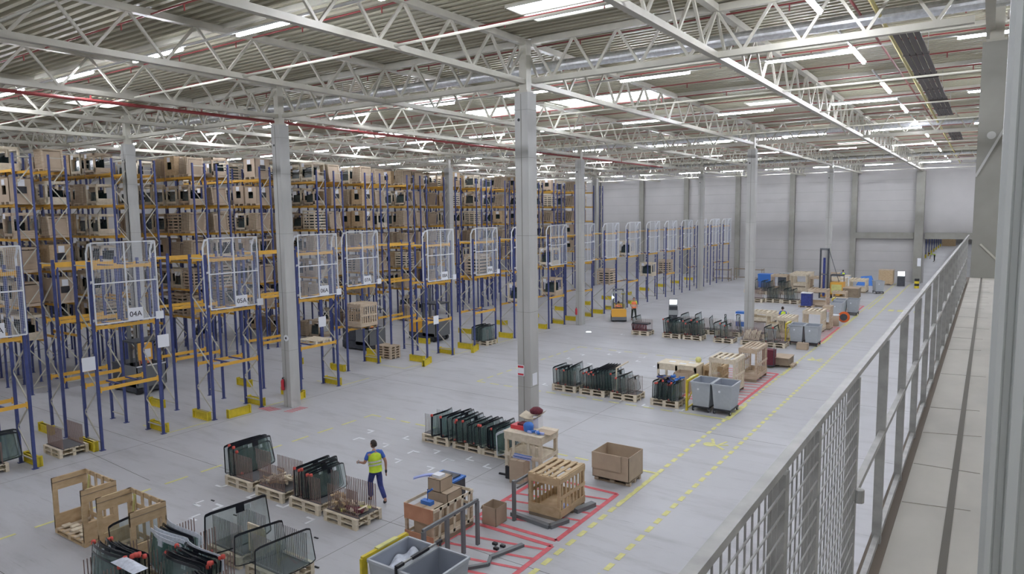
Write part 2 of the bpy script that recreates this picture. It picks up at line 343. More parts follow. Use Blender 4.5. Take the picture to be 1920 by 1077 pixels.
# ---------------- radiant heaters
for i, (y0, y1) in enumerate(((21.5,29.2),(30,36),(36.6,42.5),(52,58))):
    t = thing('radiant_heater', 'long brown radiant heater panel hanging under the roof at right, '+ORD[i]+' from the viewer', 'heater', (-2.15, y0, 12.95), 0, 'radiant heaters')
    L = y1-y0; b = MB(); [b.box(-.30+.17*j,-.16+.17*j,0,L,-.02,.02,'heater') for j in range(4)]; b.box(-.33,.37,L*.5,L*.5+.06,-.03,.05,'heater'); b.box(-.33,.37,0,.06,-.03,.05,'heater'); b.box(-.33,.37,L-.06,L,-.03,.05,'heater'); b.obj('panel', t)
    MB().box(-.3,-.28,L*.5,L*.5+.02,.05,.7,'galv').obj('hanger', t); MB().box(.32,.34,L*.5,L*.5+.02,.05,.7,'galv').obj('hanger', t)
# ---------------- lamps
tube = MB().box(0,2.6,-.035,.035,-.03,.03,'tube').mesh('tube'); rail = MB().box(0,2.6,-.075,.075,.03,.06,'lampbody').box(-2.6,2.6,-.025,.025,.06,.11,'lampbody').mesh('mounting_rail')
ly = (-.6, 11.65, 23.9, 35.1, 48.1, 60.2, 72.4, 84.4)  # the first row, behind the viewer, is added unseen to light the walkway
for j, y in enumerate(ly):
    for i in range(14):
        x = -58.2+5.2*i  # lamps beyond the walkway's right side are added unseen fill
        if -6 < x < -3: continue
        t = thing('strip_lamp', 'strip lamp, '+ORD[i]+' from the left wall in the '+ORD[j]+' crosswise row', 'lamp', (x, y, 12.98), 0, 'crosswise strip lamps')
        link('tube', tube, t); r = link('mounting_rail', rail, t)
for i in range(10):
    y = 16.2+7.15*i
    t = thing('strip_lamp', 'white strip lamp, '+ORD[i]+' from the viewer in the lengthwise row near the walkway', 'lamp', (-3.66, y, 12.98), pi/2, 'lengthwise strip lamps')
    link('tube', tube, t); link('mounting_rail', rail, t)
for i in range(20):
    t = thing('strip_lamp', ('left' if i % 2 else 'right')+' added strip lamp of the next hall, '+ORD[i//2]+' pair beyond the gateway', 'lamp', (-8.5 if i % 2 else 0.0, 94+10*(i//2), 7.6), pi/2, 'added strip lamps of the next hall'); link('tube', tube, t); link('mounting_rail', rail, t)  # unseen lamps added to brighten the next hall beyond the gateway
# ---------------- skylights
SKY = [(-11.0,-8.6,16.0,17.6),(-36.4,-34.2,16.0,18.0),(-24.6,-20.7,25.9,27.2),(-24.2,-18.5,30.2,32.4),(-18.3,-12.6,30.2,32.4),(-10.7,-8.2,37.1,38.1),(-24.2,-21,55,56.8),(-20.6,-17.4,55,56.8),(-17,-13,55.5,57),(-10.8,-8.5,63.8,65.1),(-36,-33,34,36),(-31,-28.5,44,46),(-10.7,-8.2,80,82),(-24,-20,76,78)]
for i, (x0,x1,y0,y1) in enumerate(SKY):
    r = link('window_%d' % (i+1), None, None, ((x0+x1)/2,(y0+y1)/2,ZD-.04)); r['kind'] = 'structure'
    w, d = (x1-x0)/2, (y1-y0)/2
    MB().box(-w,w,-d,d,-.01,.01,'sky').obj('pane', r)
    f = MB().box(-w-.05,-w,-d,d,-.04,.04,'steel').box(w,w+.05,-d,d,-.04,.04,'steel').box(-w,w,-d-.05,-d,-.04,.04,'steel').box(-w,w,d,d+.05,-.04,.04,'steel').box(-w,w,-.04,.04,-.04,-.01,'steel'); f.obj('window_frame', r)
# ---------------- mezzanine walkway and railing
b = MB(); b.box(-.36, 12, -5.5, 20.1, 6.15, 6.54, 'slab'); struct(b.obj('floor_mezzanine'))
struct(MB().box(-.125,-.09,-5.5,20.1,6.54,6.543,'groove').obj('trim_2')); struct(MB().box(-.43,-.345,-5.5,20.1,6.2,6.545,'brown').obj('trim_3'))
b = MB(); yy = 2.2
while yy < 20: b.bar((-.34,yy,6.5415),(-.02+.1*random.random(),yy+.12*random.random(),6.5415),.008,.002,'joint'); yy += random.uniform(.7,1.5)
struct(b.obj('trim_4'))
t = thing('guard_railing', 'galvanised steel railing along the walkway edge, meshed at its near end', 'railing', (-.395, 0, 6.54))
MB().box(.0,.026,-3,18.9,1.05,1.07,'galv').obj('top_rail', t)
MB().box(-.006,.02,2.9,18.9,.56,.585,'galv').obj('middle_rail', t); MB().box(-.01,.015,-3,18.9,.02,.05,'galv').obj('bottom_rail', t)
py = [.35,1.05,1.72,2.12,2.86]+[3.78+.97*i for i in range(16)]
pm = MB().box(-.02,.02,-.02,.02,-.1,1.03,'galv').mesh('post')
for y in py: link('post', pm, t, (0,y,0))
b = MB(); y = -1.0
while y < 2.86: b.bar((.012,y,.04),(.012,y,1.03),.004,.004,'galv'); y += .052
z = .06
while z < 1.03: b.bar((.018,-1,z),(.018,2.86,z),.004,.004,'galv'); z += .055
b.obj('wire_mesh', t)
MB().cyl((.03,2.86,.55),(.03,2.86,.6),.02,'galv').obj('latch', t)
# ribbed cladding post at the right of the walkway
b = MB(); pts = [(.02,2.72),(.02,2.62),(.035,2.6),(.05,2.6),(.058,2.63),(.075,2.63),(.083,2.6),(.11,2.6),(.118,2.63),(.14,2.63),(.15,2.6),(.2,2.6),(.21,2.63),(.24,2.63),(.25,2.6),(.34,2.6),(.34,2.72)]
b.prism(pts, 6.545, 12.3, 'cladding'); tag(b.obj('ribbed_post'), 'pale ribbed metal post rising close by on the right of the walkway', 'post')
# ================================================================== RACKS
LV = [2.5, 4.1, 5.7, 7.3, 8.9, 10.5]
def frame_mesh(name, depth, h, dark=True):
    b = MB()
    for y in (0, depth): b.box(-.045,.045,y-.04,y+.04,0,h,'blue').box(-.09,.09,y-.07,y+.07,0,.02,'blue')
    z = .3; k = 0
    while z+1.0 < h:
        y0, y1 = (0,depth) if k % 2 == 0 else (depth,0)
        b.bar((0,y0,z),(0,y1,z+.95),.03,.045,'steel'); z += .95; k += 1
    b.bar((0,0,.3),(0,depth,.3),.03,.04,'steel'); b.bar((0,0,h-.15),(0,depth,h-.15),.03,.04,'steel')
    return b.mesh(name)
tall_frame = frame_mesh('upright_frame', .72, 11.3)
def beam_mesh(L, w=.05): return MB().box(.06,L-.06,-w/2,w/2,-.06,.06,'orange').box(.05,.09,-w/2-.01,w/2+.01,-.12,.1,'orange').box(L-.09,L-.05,-w/2-.01,w/2+.01,-.12,.1,'orange').mesh('beam')
BAY = 2.75
beam275 = beam_mesh(BAY)
YR = [15.0+4.37*r for r in range(-1, 14)]
rowlab = lambda r: 'tall rack row '+ORD[r]+' from the viewer'
proto = {}
def bays_for(r): return 4 if r < 3 else (3 if r < 6 else 2)
for r, yc in enumerate(YR):
    nb = bays_for(r)
    t = thing('pallet_rack', 'tall blue and orange pallet rack, '+ORD[r]+' row counted from the viewer', 'rack', (-37.0, yc, 0), 0, 'tall pallet racks')
    for k in range(nb+1):
        for y0 in (-1.1, .38): link('upright_frame', tall_frame, t, (-k*BAY, y0, 0))
    for k in range(nb):
        for z in LV:
            for y in (-1.13, -.36, .36, 1.13): 
                if y > 0 and (k > 0 or r > 9): continue
                link('beam', beam275, t, (-(k+1)*BAY, y, z))
# ---------------- crates standing in the racks
def crate_window(s):
    b = MB(); w, d, h = 1.16, 1.05, 1.28; wd = 'wood' if s % 2 else 'wood2'; rnd = random.Random(s)
    for x in (-w/2,w/2-.09): 
        for y in (-d/2,d/2-.09): b.box(x,x+.09,y,y+.09,.13,h,wd)
    for y in (-d/2,d/2-.03):
        b.box(-w/2,w/2,y,y+.03,h-.16,h,wd).box(-w/2,w/2,y,y+.03,.1,.26,wd)
    for x in (-w/2,w/2-.03): b.box(x,x+.03,-d/2,d/2,h-.14,h,wd).box(x,x+.03,-d/2,d/2,.1,.4,wd)
    for x in (-w/2,-.06,w/2-.12): b.box(x,x+.12,-d/2,d/2,0,.10,wd)
    b.box(-w/2,w/2,-d/2,d/2,.10,.13,wd)
    n = rnd.randint(5,8)
    for i in range(n):
        y = -d/2+.12+i*.1; hh = .55+.25*rnd.random(); x0 = -w/2+.12+rnd.random()*.1; x1 = w/2-.12-rnd.random()*.15
        b.add([(x0,y,.16),(x1,y,.16),(x1-.05,y+.03,.16+hh),(x0+.06,y+.03,.16+hh)], [(0,1,2,3)], 'dgreen'); b.bar((x0+.06,y+.03,.17+hh),(x1-.05,y+.03,.17+hh),.02,.03,'border')
    b.box(-.45,-.2,-d/2-.012,-d/2,h-.3,h-.05,'paper')
    return b.mesh('framed_crate')
def crate_board(s):
    b = MB(); w, d, h = 1.14, 1.08, 1.32; c = ('card','woodc')[s % 2]
    b.box(-w/2,w/2,d/2-.03,d/2,.12,h,c).box(-w/2,w/2,-d/2+.02,d/2-.02,h-.02,h,'wood2')
    for x in (-w/2,w/2-.03): b.box(x,x+.03,-d/2,d/2,.12,h,c)
    b.box(-w/2,w/2,-d/2,-d/2+.03,.12,.5,c).box(-w/2,w/2,-d/2,-d/2+.03,.95,h,c).box(-w/2,-.24,-d/2,-d/2+.03,.5,.95,c).box(.24,w/2,-d/2,-d/2+.03,.5,.95,c)
    b.box(-w/2+.05,w/2-.05,-d/2+.2,-d/2+.22,.15,h-.1,'dgreen')
    for x in (-w/2,-.06,w/2-.12): b.box(x,x+.12,-d/2,d/2,0,.12,'wood')
    for x in (-w/2-.012,w/2): b.box(x,x+.012,-.15,.13,h-.4,h-.06,'paper').box(x,x+.012,-.2,.2,.55,.9,'black')
    b.box(-.2,.12,-d/2-.01,-d/2,h-.34,h-.06,'paper')
    return b.mesh('board_crate')
def crate_slat(s):
    b = MB(); w, d, h = 1.16, 1.05, 1.3; wd = 'wood2' if s % 2 else 'wood'
    for x in (-w/2,w/2-.08,-.04):
        for y in (-d/2,d/2-.05): b.box(x,x+.08,y,y+.05,.1,h,wd)
    z = .2
    while z < h:
        for y in (-d/2-.02,d/2): b.box(-w/2,w/2,y,y+.02,z,z+.11,wd)
        for x in (-w/2-.02,w/2): b.box(x,x+.02,-d/2,d/2,z,z+.11,wd)
        z += .2
    b.box(-w/2,w/2,-d/2,d/2,.10,.13,wd)
    for x in (-w/2,-.06,w/2-.12): b.box(x,x+.12,-d/2,d/2,0,.10,wd)
    b.box(-w/2+.1,w/2-.1,-d/2+.25,d/2-.25,.13,h-.25,'dgreen')
    return b.mesh('slatted_crate')
def crate_tilt(s):
    b = MB(); w, d, h = 1.12, 1.05, 1.2; wd = 'wood'
    for x in (-w/2,-.06,w/2-.12): b.box(x,x+.12,-d/2,d/2,0,.10,wd)
    b.box(-w/2,w/2,-d/2,d/2,.10,.14,wd)
    rnd = random.Random(s)
    for i in range(7):
        x = -w/2+.12+i*.13; l = .10+.04*rnd.random()
        b.bar((x,-d/2+.06,.14),(x+l,-d/2+.06,h),.03,.09,wd,(0,1,0)); b.bar((x,d/2-.06,.14),(x+l,d/2-.06,h),.03,.09,wd,(0,1,0)); b.bar((x+l,-d/2,h),(x+l,d/2,h),.03,.08,wd)
        b.add([(x+.02,-d/2+.1,.16),(x+.02,d/2-.1,.16),(x+.02+l,d/2-.12,h-.1),(x+.02+l,-d/2+.12,h-.1)], [(0,1,2,3)], 'dgreen' if i % 2 else 'card')
    return b.mesh('leaning_frame_pack')
CR_ = {'framed_crate':[crate_window(s) for s in range(5)], 'board_crate':[crate_board(s) for s in range(2)], 'slatted_crate':[crate_slat(s) for s in range(2)], 'leaning_frame_pack':[crate_tilt(s) for s in range(2)]}
CL = {'framed_crate':'framed glass crate','board_crate':'board crate','slatted_crate':'slatted crate','leaning_frame_pack':'leaning frames'}
rr = random.Random(11)
lvl = ['on the floor','on lowest beams','on second beams','on third beams','on fourth beams','on fifth beams','on top beams']
for r, yc in enumerate(YR):
    if r == 0: continue
    for k in range(bays_for(r)):
        for li, z in enumerate([0]+LV):
            if li == 0 and rr.random() < .75: continue
            if li <= 1 and r > 8: continue
            for s in (0,1):
                sides = (-.74, .74) if (k == 0 and s == 0) else (-.74,)
                for side in sides:
                    if side > 0 and (li < 2 or r > 8): continue
                    u = rr.random(); kind = 'framed_crate' if u < .58 else 'board_crate' if u < .70 else 'slatted_crate' if u < .82 else 'leaning_frame_pack'
                    if k == 0 and s == 0 and rr.random() < .6: kind = 'board_crate' if rr.random() < .3 else 'leaning_frame_pack'
                    if rr.random() < .04: continue
                    if abs(-37.0-k*BAY-.73-1.29*s+37.1) < .95 and min(abs(yc+side-q_) for q_ in CYS) < .95: continue
                    me = rr.choice(CR_[kind])
                    o = link(kind, me, None, (-37.0-k*BAY-.73-1.29*s+.03*rr.uniform(-1,1), yc+side+.03*rr.uniform(-1,1), z+.065 if li else 0))
                    o.rotation_euler = (0,0,(pi if side > 0 else 0)+rr.uniform(-.03,.03)); sc = rr.uniform(.92,1.02); o.scale = (sc, sc, sc*rr.uniform(.88,1.0))
                    tag(o, '%s %s of the %s tall row, %s from the aisle%s' % (CL[kind], lvl[li], ORD[r], ORD[k*2+s], ', rear' if side > 0 else ''), 'crate', kind.replace('_',' ')+'s in the tall racks')
# ---------------- rack ends with guard mesh
END_F = frame_mesh('upright_frame', 1.1, 6.75)
# end frame here runs along X: rotate 90deg
endbeam = beam_mesh(2.2, .05)
def wire_panel(w, h):
    b = MB(); n = int(w/.055)
    for i in range(1, n): b.bar((0,i*w/n,0),(0,i*w/n,h),.005,.005,'cage')
    n = int(h/.055)
    for i in range(1, n): b.bar((.004,0,i*h/n),(.004,w,i*h/n),.005,.005,'cage')
    return b.mesh('wire_mesh')
WIRE = wire_panel(2.25, 2.85)
gf = MB()
for y in (0, 1.12, 2.25): gf.bar((0,y,0),(0,y,2.85),.04,.04,'white')
for z in (0, 1.42, 2.85): gf.bar((0,0,z),(0,2.25,z),.04,.045,'white')
GF = gf.mesh('guard_frame')
ga = MB()
for y in (0,):
    for z in (.15, 1.5, 2.8):
        ga.bar((0,y,z),(-.18,y,z-.02),.03,.08,'white'); ga.bar((-.18,y,z),(-.36,y,z-.32),.03,.08,'white')
    ga.bar((-.36,y,.0),(-.36,y,2.5),.06,.05,'white')
GA = ga.mesh('guard_arms')
DB = MB().bar((0,0,0),(-1.05,0,.0),.06,.05,'blue').mesh('depth_bar')
codes = {-1:'03A',0:'04A',1:'05A',2:'06A',3:'07A',4:'08A',5:'09A',6:'10A'}
guardm = MB().box(0,1.05,-.03,.03,0,.32,'yellow').box(0,1.05,-.07,.07,.0,.03,'yellow').box(0,1.05,-.07,.07,.29,.32,'yellow').box(0,.05,-.09,.09,0,.36,'yellow').box(1.0,1.05,-.09,.09,0,.36,'yellow').mesh('upright_guard')
ec = lambda k: 12.85+4.38*k
for k in range(-1, 17):
    c = ec(k) if k != 3 else 26.4
    X = -25.8 if k != 3 else -27.9
    nm = ('rack end with sign '+codes[k]) if -1 <= k <= 2 else ORD[k+1]+' meshed rack end from the viewer'
    t = thing('end_rack', 'blue and orange '+nm, 'rack', (X, c-1.12, 0), 0, 'meshed rack ends')
    for y in (0, 2.24): 
        f = link('upright_frame', END_F, t, (0, y, 0)); f.rotation_euler = (0,0,pi/2)
    for z in (2.2, 4.4, 6.52):
        if k >= 8 and z < 3 and k % 2: continue
        for x in (0, -1.1):
            o = link('beam', endbeam, t, (x, .02, z)); o.rotation_euler = (0,0,pi/2)
        link('depth_bar', DB, t, (0, .8, z+.05)); link('depth_bar', DB, t, (0, 1.5, z+.05))
    g = link('guard_frame', GF, t, (.22, 0, 4.55)); link('wire_mesh', WIRE, g); link('guard_arm', GA, g); link('guard_arm', GA, g, (0,2.25,0))
    if k in codes:
        s = thing('aisle_sign', 'white aisle sign reading '+codes[k]+' fixed to the guard mesh', 'sign', (X+.25, c+.25, 4.75), 0, 'aisle signs')
        MB().box(0,.01,-.27,.27,-.2,.26,'paper').obj('plate', s)
        tm = link('lettering', text_mesh('lettering', codes[k], .27, 'text'), s, (.012,0,.02)); tm.rotation_euler = (pi/2,0,pi/2)
        if k >= 0:
            s = thing('position_sign', 'small white position plate at the right corner of the '+codes[k]+' guard mesh', 'sign', (X+.26, c+1.12, 4.62), 0, 'small position plates'); MB().box(0,.01,-.14,.16,-.13,.16,'paper').obj('plate', s)
    if k < 5 and k != 3:
        # second stand of the rack end, further in
        t2 = thing('end_rack', 'blue and orange rack stand right behind the '+nm, 'rack', (X-2.75, c-1.12, 0), 0, 'rack stands behind the meshed rack ends')
        for y in (0, 2.24):
            f = link('upright_frame', END_F, t2, (0, y, 0)); f.rotation_euler = (0,0,pi/2)
        for z in (2.2, 4.4, 6.52):
            for x in (0, -1.1):
                o = link('beam', endbeam, t2, (x, .02, z)); o.rotation_euler = (0,0,pi/2)
    for s_, yy in (('left', -1.3), ('right', 1.3)):
        if k > 10: continue
        o = link('upright_guard', guardm, None, (X-1.12, c+yy, 0)); tag(o, 'yellow steel foot guard on the %s of the %s' % (s_, nm), 'guard', 'yellow foot guards')
    o = link('upright_guard', guardm, None, (X-4.6, c-1.25, 0)); tag(o, 'yellow steel foot guard further in behind the '+nm, 'guard', 'yellow foot guards')
    if k == 1 or k == 2 or k == 4 or k == 5:
        o = link('upright_guard', guardm, None, (X+.12, c-1.22 if k != 1 else c-1.45, 0)); o.rotation_euler = (0,0,radians(-90) if k == 1 else radians(-70)); tag(o, 'yellow steel guard standing in front of the '+nm, 'guard', 'yellow front guards')
        o.location.y = c-1.2 if k != 1 else c+.35; o.location.x = X+.28
# white paper panels on the racks
for i, (k, dy, z, lab) in enumerate(((0,1.3,3.6,'right'),(0,-1.4,3.2,'left'),(2,.2,3.3,'right'),(4,-.4,2.3,'left'))):
    t = thing('hanging_board', 'blank white board on the %s rack upright near sign %s' % (lab, codes[k]), 'board', (-25.72, ec(k)+dy, z), 0, 'blank white boards'); MB().box(0,.01,-.22,.22,-.24,.24,'paper').obj('sheet', t)
# things standing on the end racks
def pallet_mesh(w=1.25, d=.95, m='wood2'):
    b = MB()
    for i in range(3):
        y = -d/2+i*(d-.1)/2; b.box(-w/2,w/2,y,y+.1,0,.02,m)
        for x in (-w/2,-.07,w/2-.14): b.box(x,x+.14,y,y+.1,.02,.105,m)
    for x in (-w/2,-.07,w/2-.14): b.box(x,x+.14,-d/2,d/2,.105,.12,m)
    for i in range(6): b.box(-w/2,w/2,-d/2+i*(d-.11)/5,-d/2+i*(d-.11)/5+.11,.12,.145,m)
    return b.mesh('pallet')
PAL = pallet_mesh()
PALW = pallet_mesh(1.2,.8,'wood')
def pallet(x, y, lab, z=0, rz=0, group=None, me=None):
    o = link('wooden_pallet', me or PAL, None, (x, y, z)); o.rotation_euler = (0,0,rz); return tag(o, lab, 'pallet', group)
# ---------------- glass racks (two pallets with two combs of rods)
def comb(n, L, h, m='rod'):
    b = MB(); b.box(-L/2,L/2,-.02,.02,0,.03,m)
    for i in range(n): b.box(-L/2+.01+i*(L-.03)/(n-1)-.008, -L/2+.01+i*(L-.03)/(n-1)+.008, -.008,.008,.03,h,m)
    return b.mesh('rod_comb')
COMB = comb(17, 1.15, .72); COMBG = comb(18, 1.15, .72, 'rodg')
def glass_rack(x, y, lab, rz=0, grey=False, group='glass pallets with rod combs', z=0, scale=1):
    t = thing('glass_rack', lab, 'rack', (x, y, z), rz, group); t.scale = (scale,)*3
    link('pallet', PAL, t); link('pallet', PAL, t, (0,0,.147))
    link('rubber_mat', MATM, t, (0,0,.292))
    link('rod_comb', COMBG if grey else COMB, t, (0,-.33,.292)); link('rod_comb', COMBG if grey else COMB, t, (0,.33,.292))
    return t
MATM = MB().box(-.6,.6,-.38,.38,0,.012,'mat').mesh('rubber_mat')
# ---------------- windscreens
def windscreen_meshes(w, h, bow, border, seed, em='border', gm='glass', tb=.06):
    W = w/2; taper = .10; rc = .075
    def zt(x): 
        a = abs(x)/W; v = h-.05*a*a
        if a > 1-rc/W: q = (a-(1-rc/W))*W; v -= rc-sqrt(max(0, rc*rc-q*q))
        return v
    def zb(x):
        a = abs(x)/W; v = .04*(1-a*a)*0
        if a > 1-rc/W: q = (a-(1-rc/W))*W; v += rc-sqrt(max(0, rc*rc-q*q))
        return v
    def P(x, z, off=0): return ((z/h-.5)*-.12*0 + bow*(1-(x/W)**2) + off, x*(1-taper*z/h), z)
    n = 14; xs = [-W+border+(2*(W-border))*i/n for i in range(n+1)]
    pane = MB(); 
    for off in (0,):
        vs = []; 
        for x in xs: vs += [P(x, zb(x)+border, off), P(x, (zb(x)+border+zt(x)-tb)/2, off), P(x, zt(x)-tb, off)]
        pane.add(vs, [(3*i+j, 3*i+3+j, 3*i+4+j, 3*i+1+j) for i in range(n) for j in (0,1)], gm)
    bd = MB()
    ex = [-W, -W+border*.5]+xs+[W-border*.5, W]
    for off in (-.002, .009):
        vs = []; 
        for x in xs: vs += [P(x, zt(x)-tb, off), P(x, zt(x), off), P(x, zb(x), off), P(x, zb(x)+border, off)]
        fs = []
        for i in range(n): fs += [(4*i,4*i+4,4*i+5,4*i+1),(4*i+2,4*i+6,4*i+7,4*i+3)]
        bd.add(vs, fs, em)
        for s in (-1,1):
            cols = [W-border, W-border*.6, W-border*.25, W]; vs = []
            for x in cols: vs += [P(s*x, zb(x), off), P(s*x, zt(x), off)]
            bd.add(vs, [(2*i,2*i+2,2*i+3,2*i+1) for i in range(3)], em)
    # rim
    ring = [P(x, zt(x)) for x in ex]+[P(x, zb(x)) for x in ex[::-1]]
    m = len(ring); bd.add([(p[0]-.002,p[1],p[2]) for p in ring]+[(p[0]+.009,p[1],p[2]) for p in ring], [(i,(i+1)%m,m+(i+1)%m,m+i) for i in range(m)], em)
    mp = MB().box(bow-.004, bow+.014, -.09, .09, h-tb-.14, h-tb+.02, em)
    return pane.mesh('glass_pane', True), bd.mesh('black_edge_band'), mp.mesh('mirror_patch')
WS = [windscreen_meshes(1.42,.86,.13,.022,0), windscreen_meshes(1.5,.92,.16,.026,1), windscreen_meshes(1.35,.78,.10,.02,2,tb=.04), windscreen_meshes(1.42,.86,.16,.03,3,'edgew','glass2',tb=.09), windscreen_meshes(1.3,.82,.20,.05,4,gm='glass2')]
CP = MB().lathe([(.005,-.05),(.045,-.035),(.05,0),(.04,.04),(.005,.05)], 'foam', 8).mesh('corner_pad', True); CPO = MB().box(-.03,.04,-.09,.09,-.03,.03,'foamo').mesh('corner_pad')
LB = MB().box(-.003,.012,-.07,.07,-.05,.05,'paper').mesh('paper_label')
def windscreen(x, y, z, v, rz, lean, lab, group=None, pads=0, label=0, sc=1.0, tilt=0):
    t = thing('windscreen', lab, 'windscreen', (x, y, z), 0, group); t.rotation_euler = (tilt, lean, rz); t.scale = (sc,sc,sc)
    p, b, m = WS[v]; link('glass_pane', p, t); link('black_edge_band', b, t); link('mirror_patch', m, t) if label else None
    W = (1.42,1.5,1.35,1.42,1.3)[v]/2; h = (.86,.92,.78,.86,.82)[v]
    if pads & 1: link('corner_pad', CP, t, (.0, -W*.86, h-.08))
    if pads & 2: link('corner_pad', CP, t, (.0, W*.86, h-.08))
    if pads & 4: link('corner_pad', CP, t, (.0, -W*.8, .04))
    if label: link('paper_label', LB, t, ((.13,.16,.10,.13,.2)[v]*.8, .18*label, h*.84))
    return t
def glass_set(x, y, n, lab, rz=0, dx=.062, x0=None, seed=0, group=None, z=.305, kinds=(0,1,2), pads=.5, lean=-.12, scs=(.85,1.0), yo=0):
    r = random.Random(seed); x0 = -dx*(n-1)/2 if x0 is None else x0
    for i in range(n):
        a = x0+i*dx; p = Vector((a, yo+r.uniform(-.08,.08), 0)); p.rotate(Matrix.Rotation(rz,3,'Z'))
        pd = (1 if r.random() < pads else 0)+(4 if r.random() < pads*.7 else 0)
        windscreen(x+p.x, y+p.y, z, r.choice(kinds), rz+r.uniform(-.05,.05), lean+r.uniform(-.04,.04), lab % ORD[i], group or lab.replace('%s ','').split(',')[0], pd, r.choice((0,0,1,-1)), r.uniform(*scs))
# ================================================================== FLOOR MARKINGS
n_trim = [5]
def paint(b): o = b.obj('trim_%d' % n_trim[0]); n_trim[0] += 1; return struct(o)
def dashes(b, p, q, w, on, off, m, z=.004):
    p = Vector((*p,z)); q = Vector((*q,z)); L = (q-p).length; d = (q-p)/L; s = 0
    while s < L: b.bar(p+d*s, p+d*min(L, s+on), w, .003, m); s += on+off
b = MB(); [dashes(b, (x, 4), (x, 88), .14, .36, .22, 'line') for x in (-8.3, -6.95)]; paint(b)
b = MB(); dashes(b, (-20.8,4), (-20.8,20.1), .10, .75, .45, 'line'); dashes(b, (-20.8,20.05), (-9.2,20.05), .10, .5, .3, 'line')
dashes(b, (-20.6,27), (-20.6,37.5), .10, .5, .35, 'line'); dashes(b, (-20.6,27), (-9.8,27), .10, .5, .3, 'line'); dashes(b, (-20.6,37.5), (-9,37.5), .10, .5, .5, 'line'); paint(b)
b = MB()
for p, q in (((-8.28,17.2),(-8.28,20.15)),((-8.28,20.15),(-9.0,20.15)),((-9.85,27.03),(-8.2,27.03)),((-8.2,27.03),(-8.2,29.6)),((-8.25,36),(-8.25,39.4)),((-8.2,46),(-8.2,49)),((-8.2,54),(-8.2,60)),((-8.0,64),(-8.0,74)),((-6.95,64),(-6.95,80))): b.bar((*p,.006),(*q,.006),.12,.003,'line')
# lines along the rack feet
for k in range(0,6):
    c = ec(k); b.bar((-25.75,c+1.25,.005),(-25.75,c+3.1,.005),.07,.003,'line'); b.bar((-25.75,c+1.3,.005),(-27.6,c+1.3,.005),.07,.003,'line')
paint(b)
b = MB()
def hatch(b, x0, x1, y0, y1, w=.14, step=.55, sk=.5):
    for p, q in (((x0,y0),(x0,y1)),((x1,y0),(x1,y1)),((x0,y0),(x1,y0)),((x0,y1),(x1,y1))): b.bar((*p,.005),(*q,.005),w,.003,'redp')
    y = y0+.3
    while y < y1-sk: b.bar((x0,y,.0055),(x1,y+sk,.0055),w*.7,.003,'redp'); y += step
hatch(b, -11.2, -8.65, 14.5, 18.0); hatch(b, -11.0, -8.6, 10.4, 14.2); hatch(b, -11.0, -8.5, 29.3, 36.2); hatch(b, -11, -8.4, 45.5, 53); hatch(b, -11, -8.6, 61, 66); paint(b)
b = MB()
for x0, y0 in ((-24.8,18.95),):
    for i in range(7): b.bar((x0-.9+i*.12,y0-.85,.005),(x0-.7+i*.12,y0-.35,.005),.05,.003,'redp'); b.bar((x0+.4,y0-.5+i*.13,.005),(x0+.85,y0-.4+i*.13,.005),.05,.003,'redp')
paint(b)
# white corner marks of the pallet places
b = MB()
def lmark(x, y, a):
    s = .3; d1 = Vector((cos(a),sin(a),0))*s; d2 = Vector((-sin(a),cos(a),0))*s; p = Vector((x,y,.005)); b.bar(p-d1*.13, p+d1, .08,.003,'whitep'); b.bar(p, p+d2, .08,.003,'whitep')
k = 0
for X, Y, a in ((-19.06,12.0,pi/2),(-17.71,11.96,0),(-17.77,11.17,pi),(-16.21,12.06,pi/2),(-14.82,12.0,pi),(-19.02,17.63,-pi/2),(-17.57,18.45,0),(-17.5,17.64,pi),(-16.3,17.61,-pi/2),(-16.0,16.69,pi),(-14.77,17.62,-pi/2),(-14.6,16.73,pi),(-19.16,18.5,pi),(-18.59,10.82,0),(-17.8,10.22,0),(-18.04,32.43,0),(-17.62,33.46,pi),(-18.05,36.2,0),(-17.7,37.2,pi),(-15.86,35.3,0),(-15.9,36.4,pi/2),(-17.47,28.08,0),(-11.9,27.15,0),(-10.2,27.3,pi/2),(-19.5,34,0),(-19.2,35.5,pi),(-14.5,34.5,0),(-14,36,pi/2),(-9.5,18.9,0),(-13.3,17.7,0),(-20.3,42.7,0),(-14.2,17.95,0),(-15.5,18.1,pi)): lmark(X, Y, a)
paint(b)
# painted pictograms between the dashed lines
b = MB()
for px_, py_ in ((-7.6,23.75),(-7.55,40.6)):
    b.cyl((px_-.25,py_+.0,.003),(px_-.25,py_+.0,.006),.22,'line',14); b.bar((px_-.2,py_-.1,.005),(px_+.35,py_+.25,.005),.11,.003,'line'); b.bar((px_-.1,py_+.05,.005),(px_-.35,py_+.65,.005),.11,.003,'line'); b.bar((px_,py_,.005),(px_+.35,py_-.3,.005),.11,.003,'line'); b.bar((px_+.05,py_+.1,.005),(px_+.2,py_+.6,.005),.09,.003,'line')
for X in (-6.34,-5.69,-4.5,-3.8): b.box(X-.2,X+.2,63.5,64.6,.003,.006,'line')
paint(b)
# expansion joints
b = MB()
for y in (6.1,13.0,25.0,32,38,44.9,58): b.box(-60,12,y,y+.012,.001,.003,'groove')
for x in (-12.6,-24.9): b.box(x-.35,x-.34,0,88,.001,.003,'groove')
b.bar((-30,11.6,.002),(-21.5,11.1,.002),.014,.002,'groove'); paint(b)

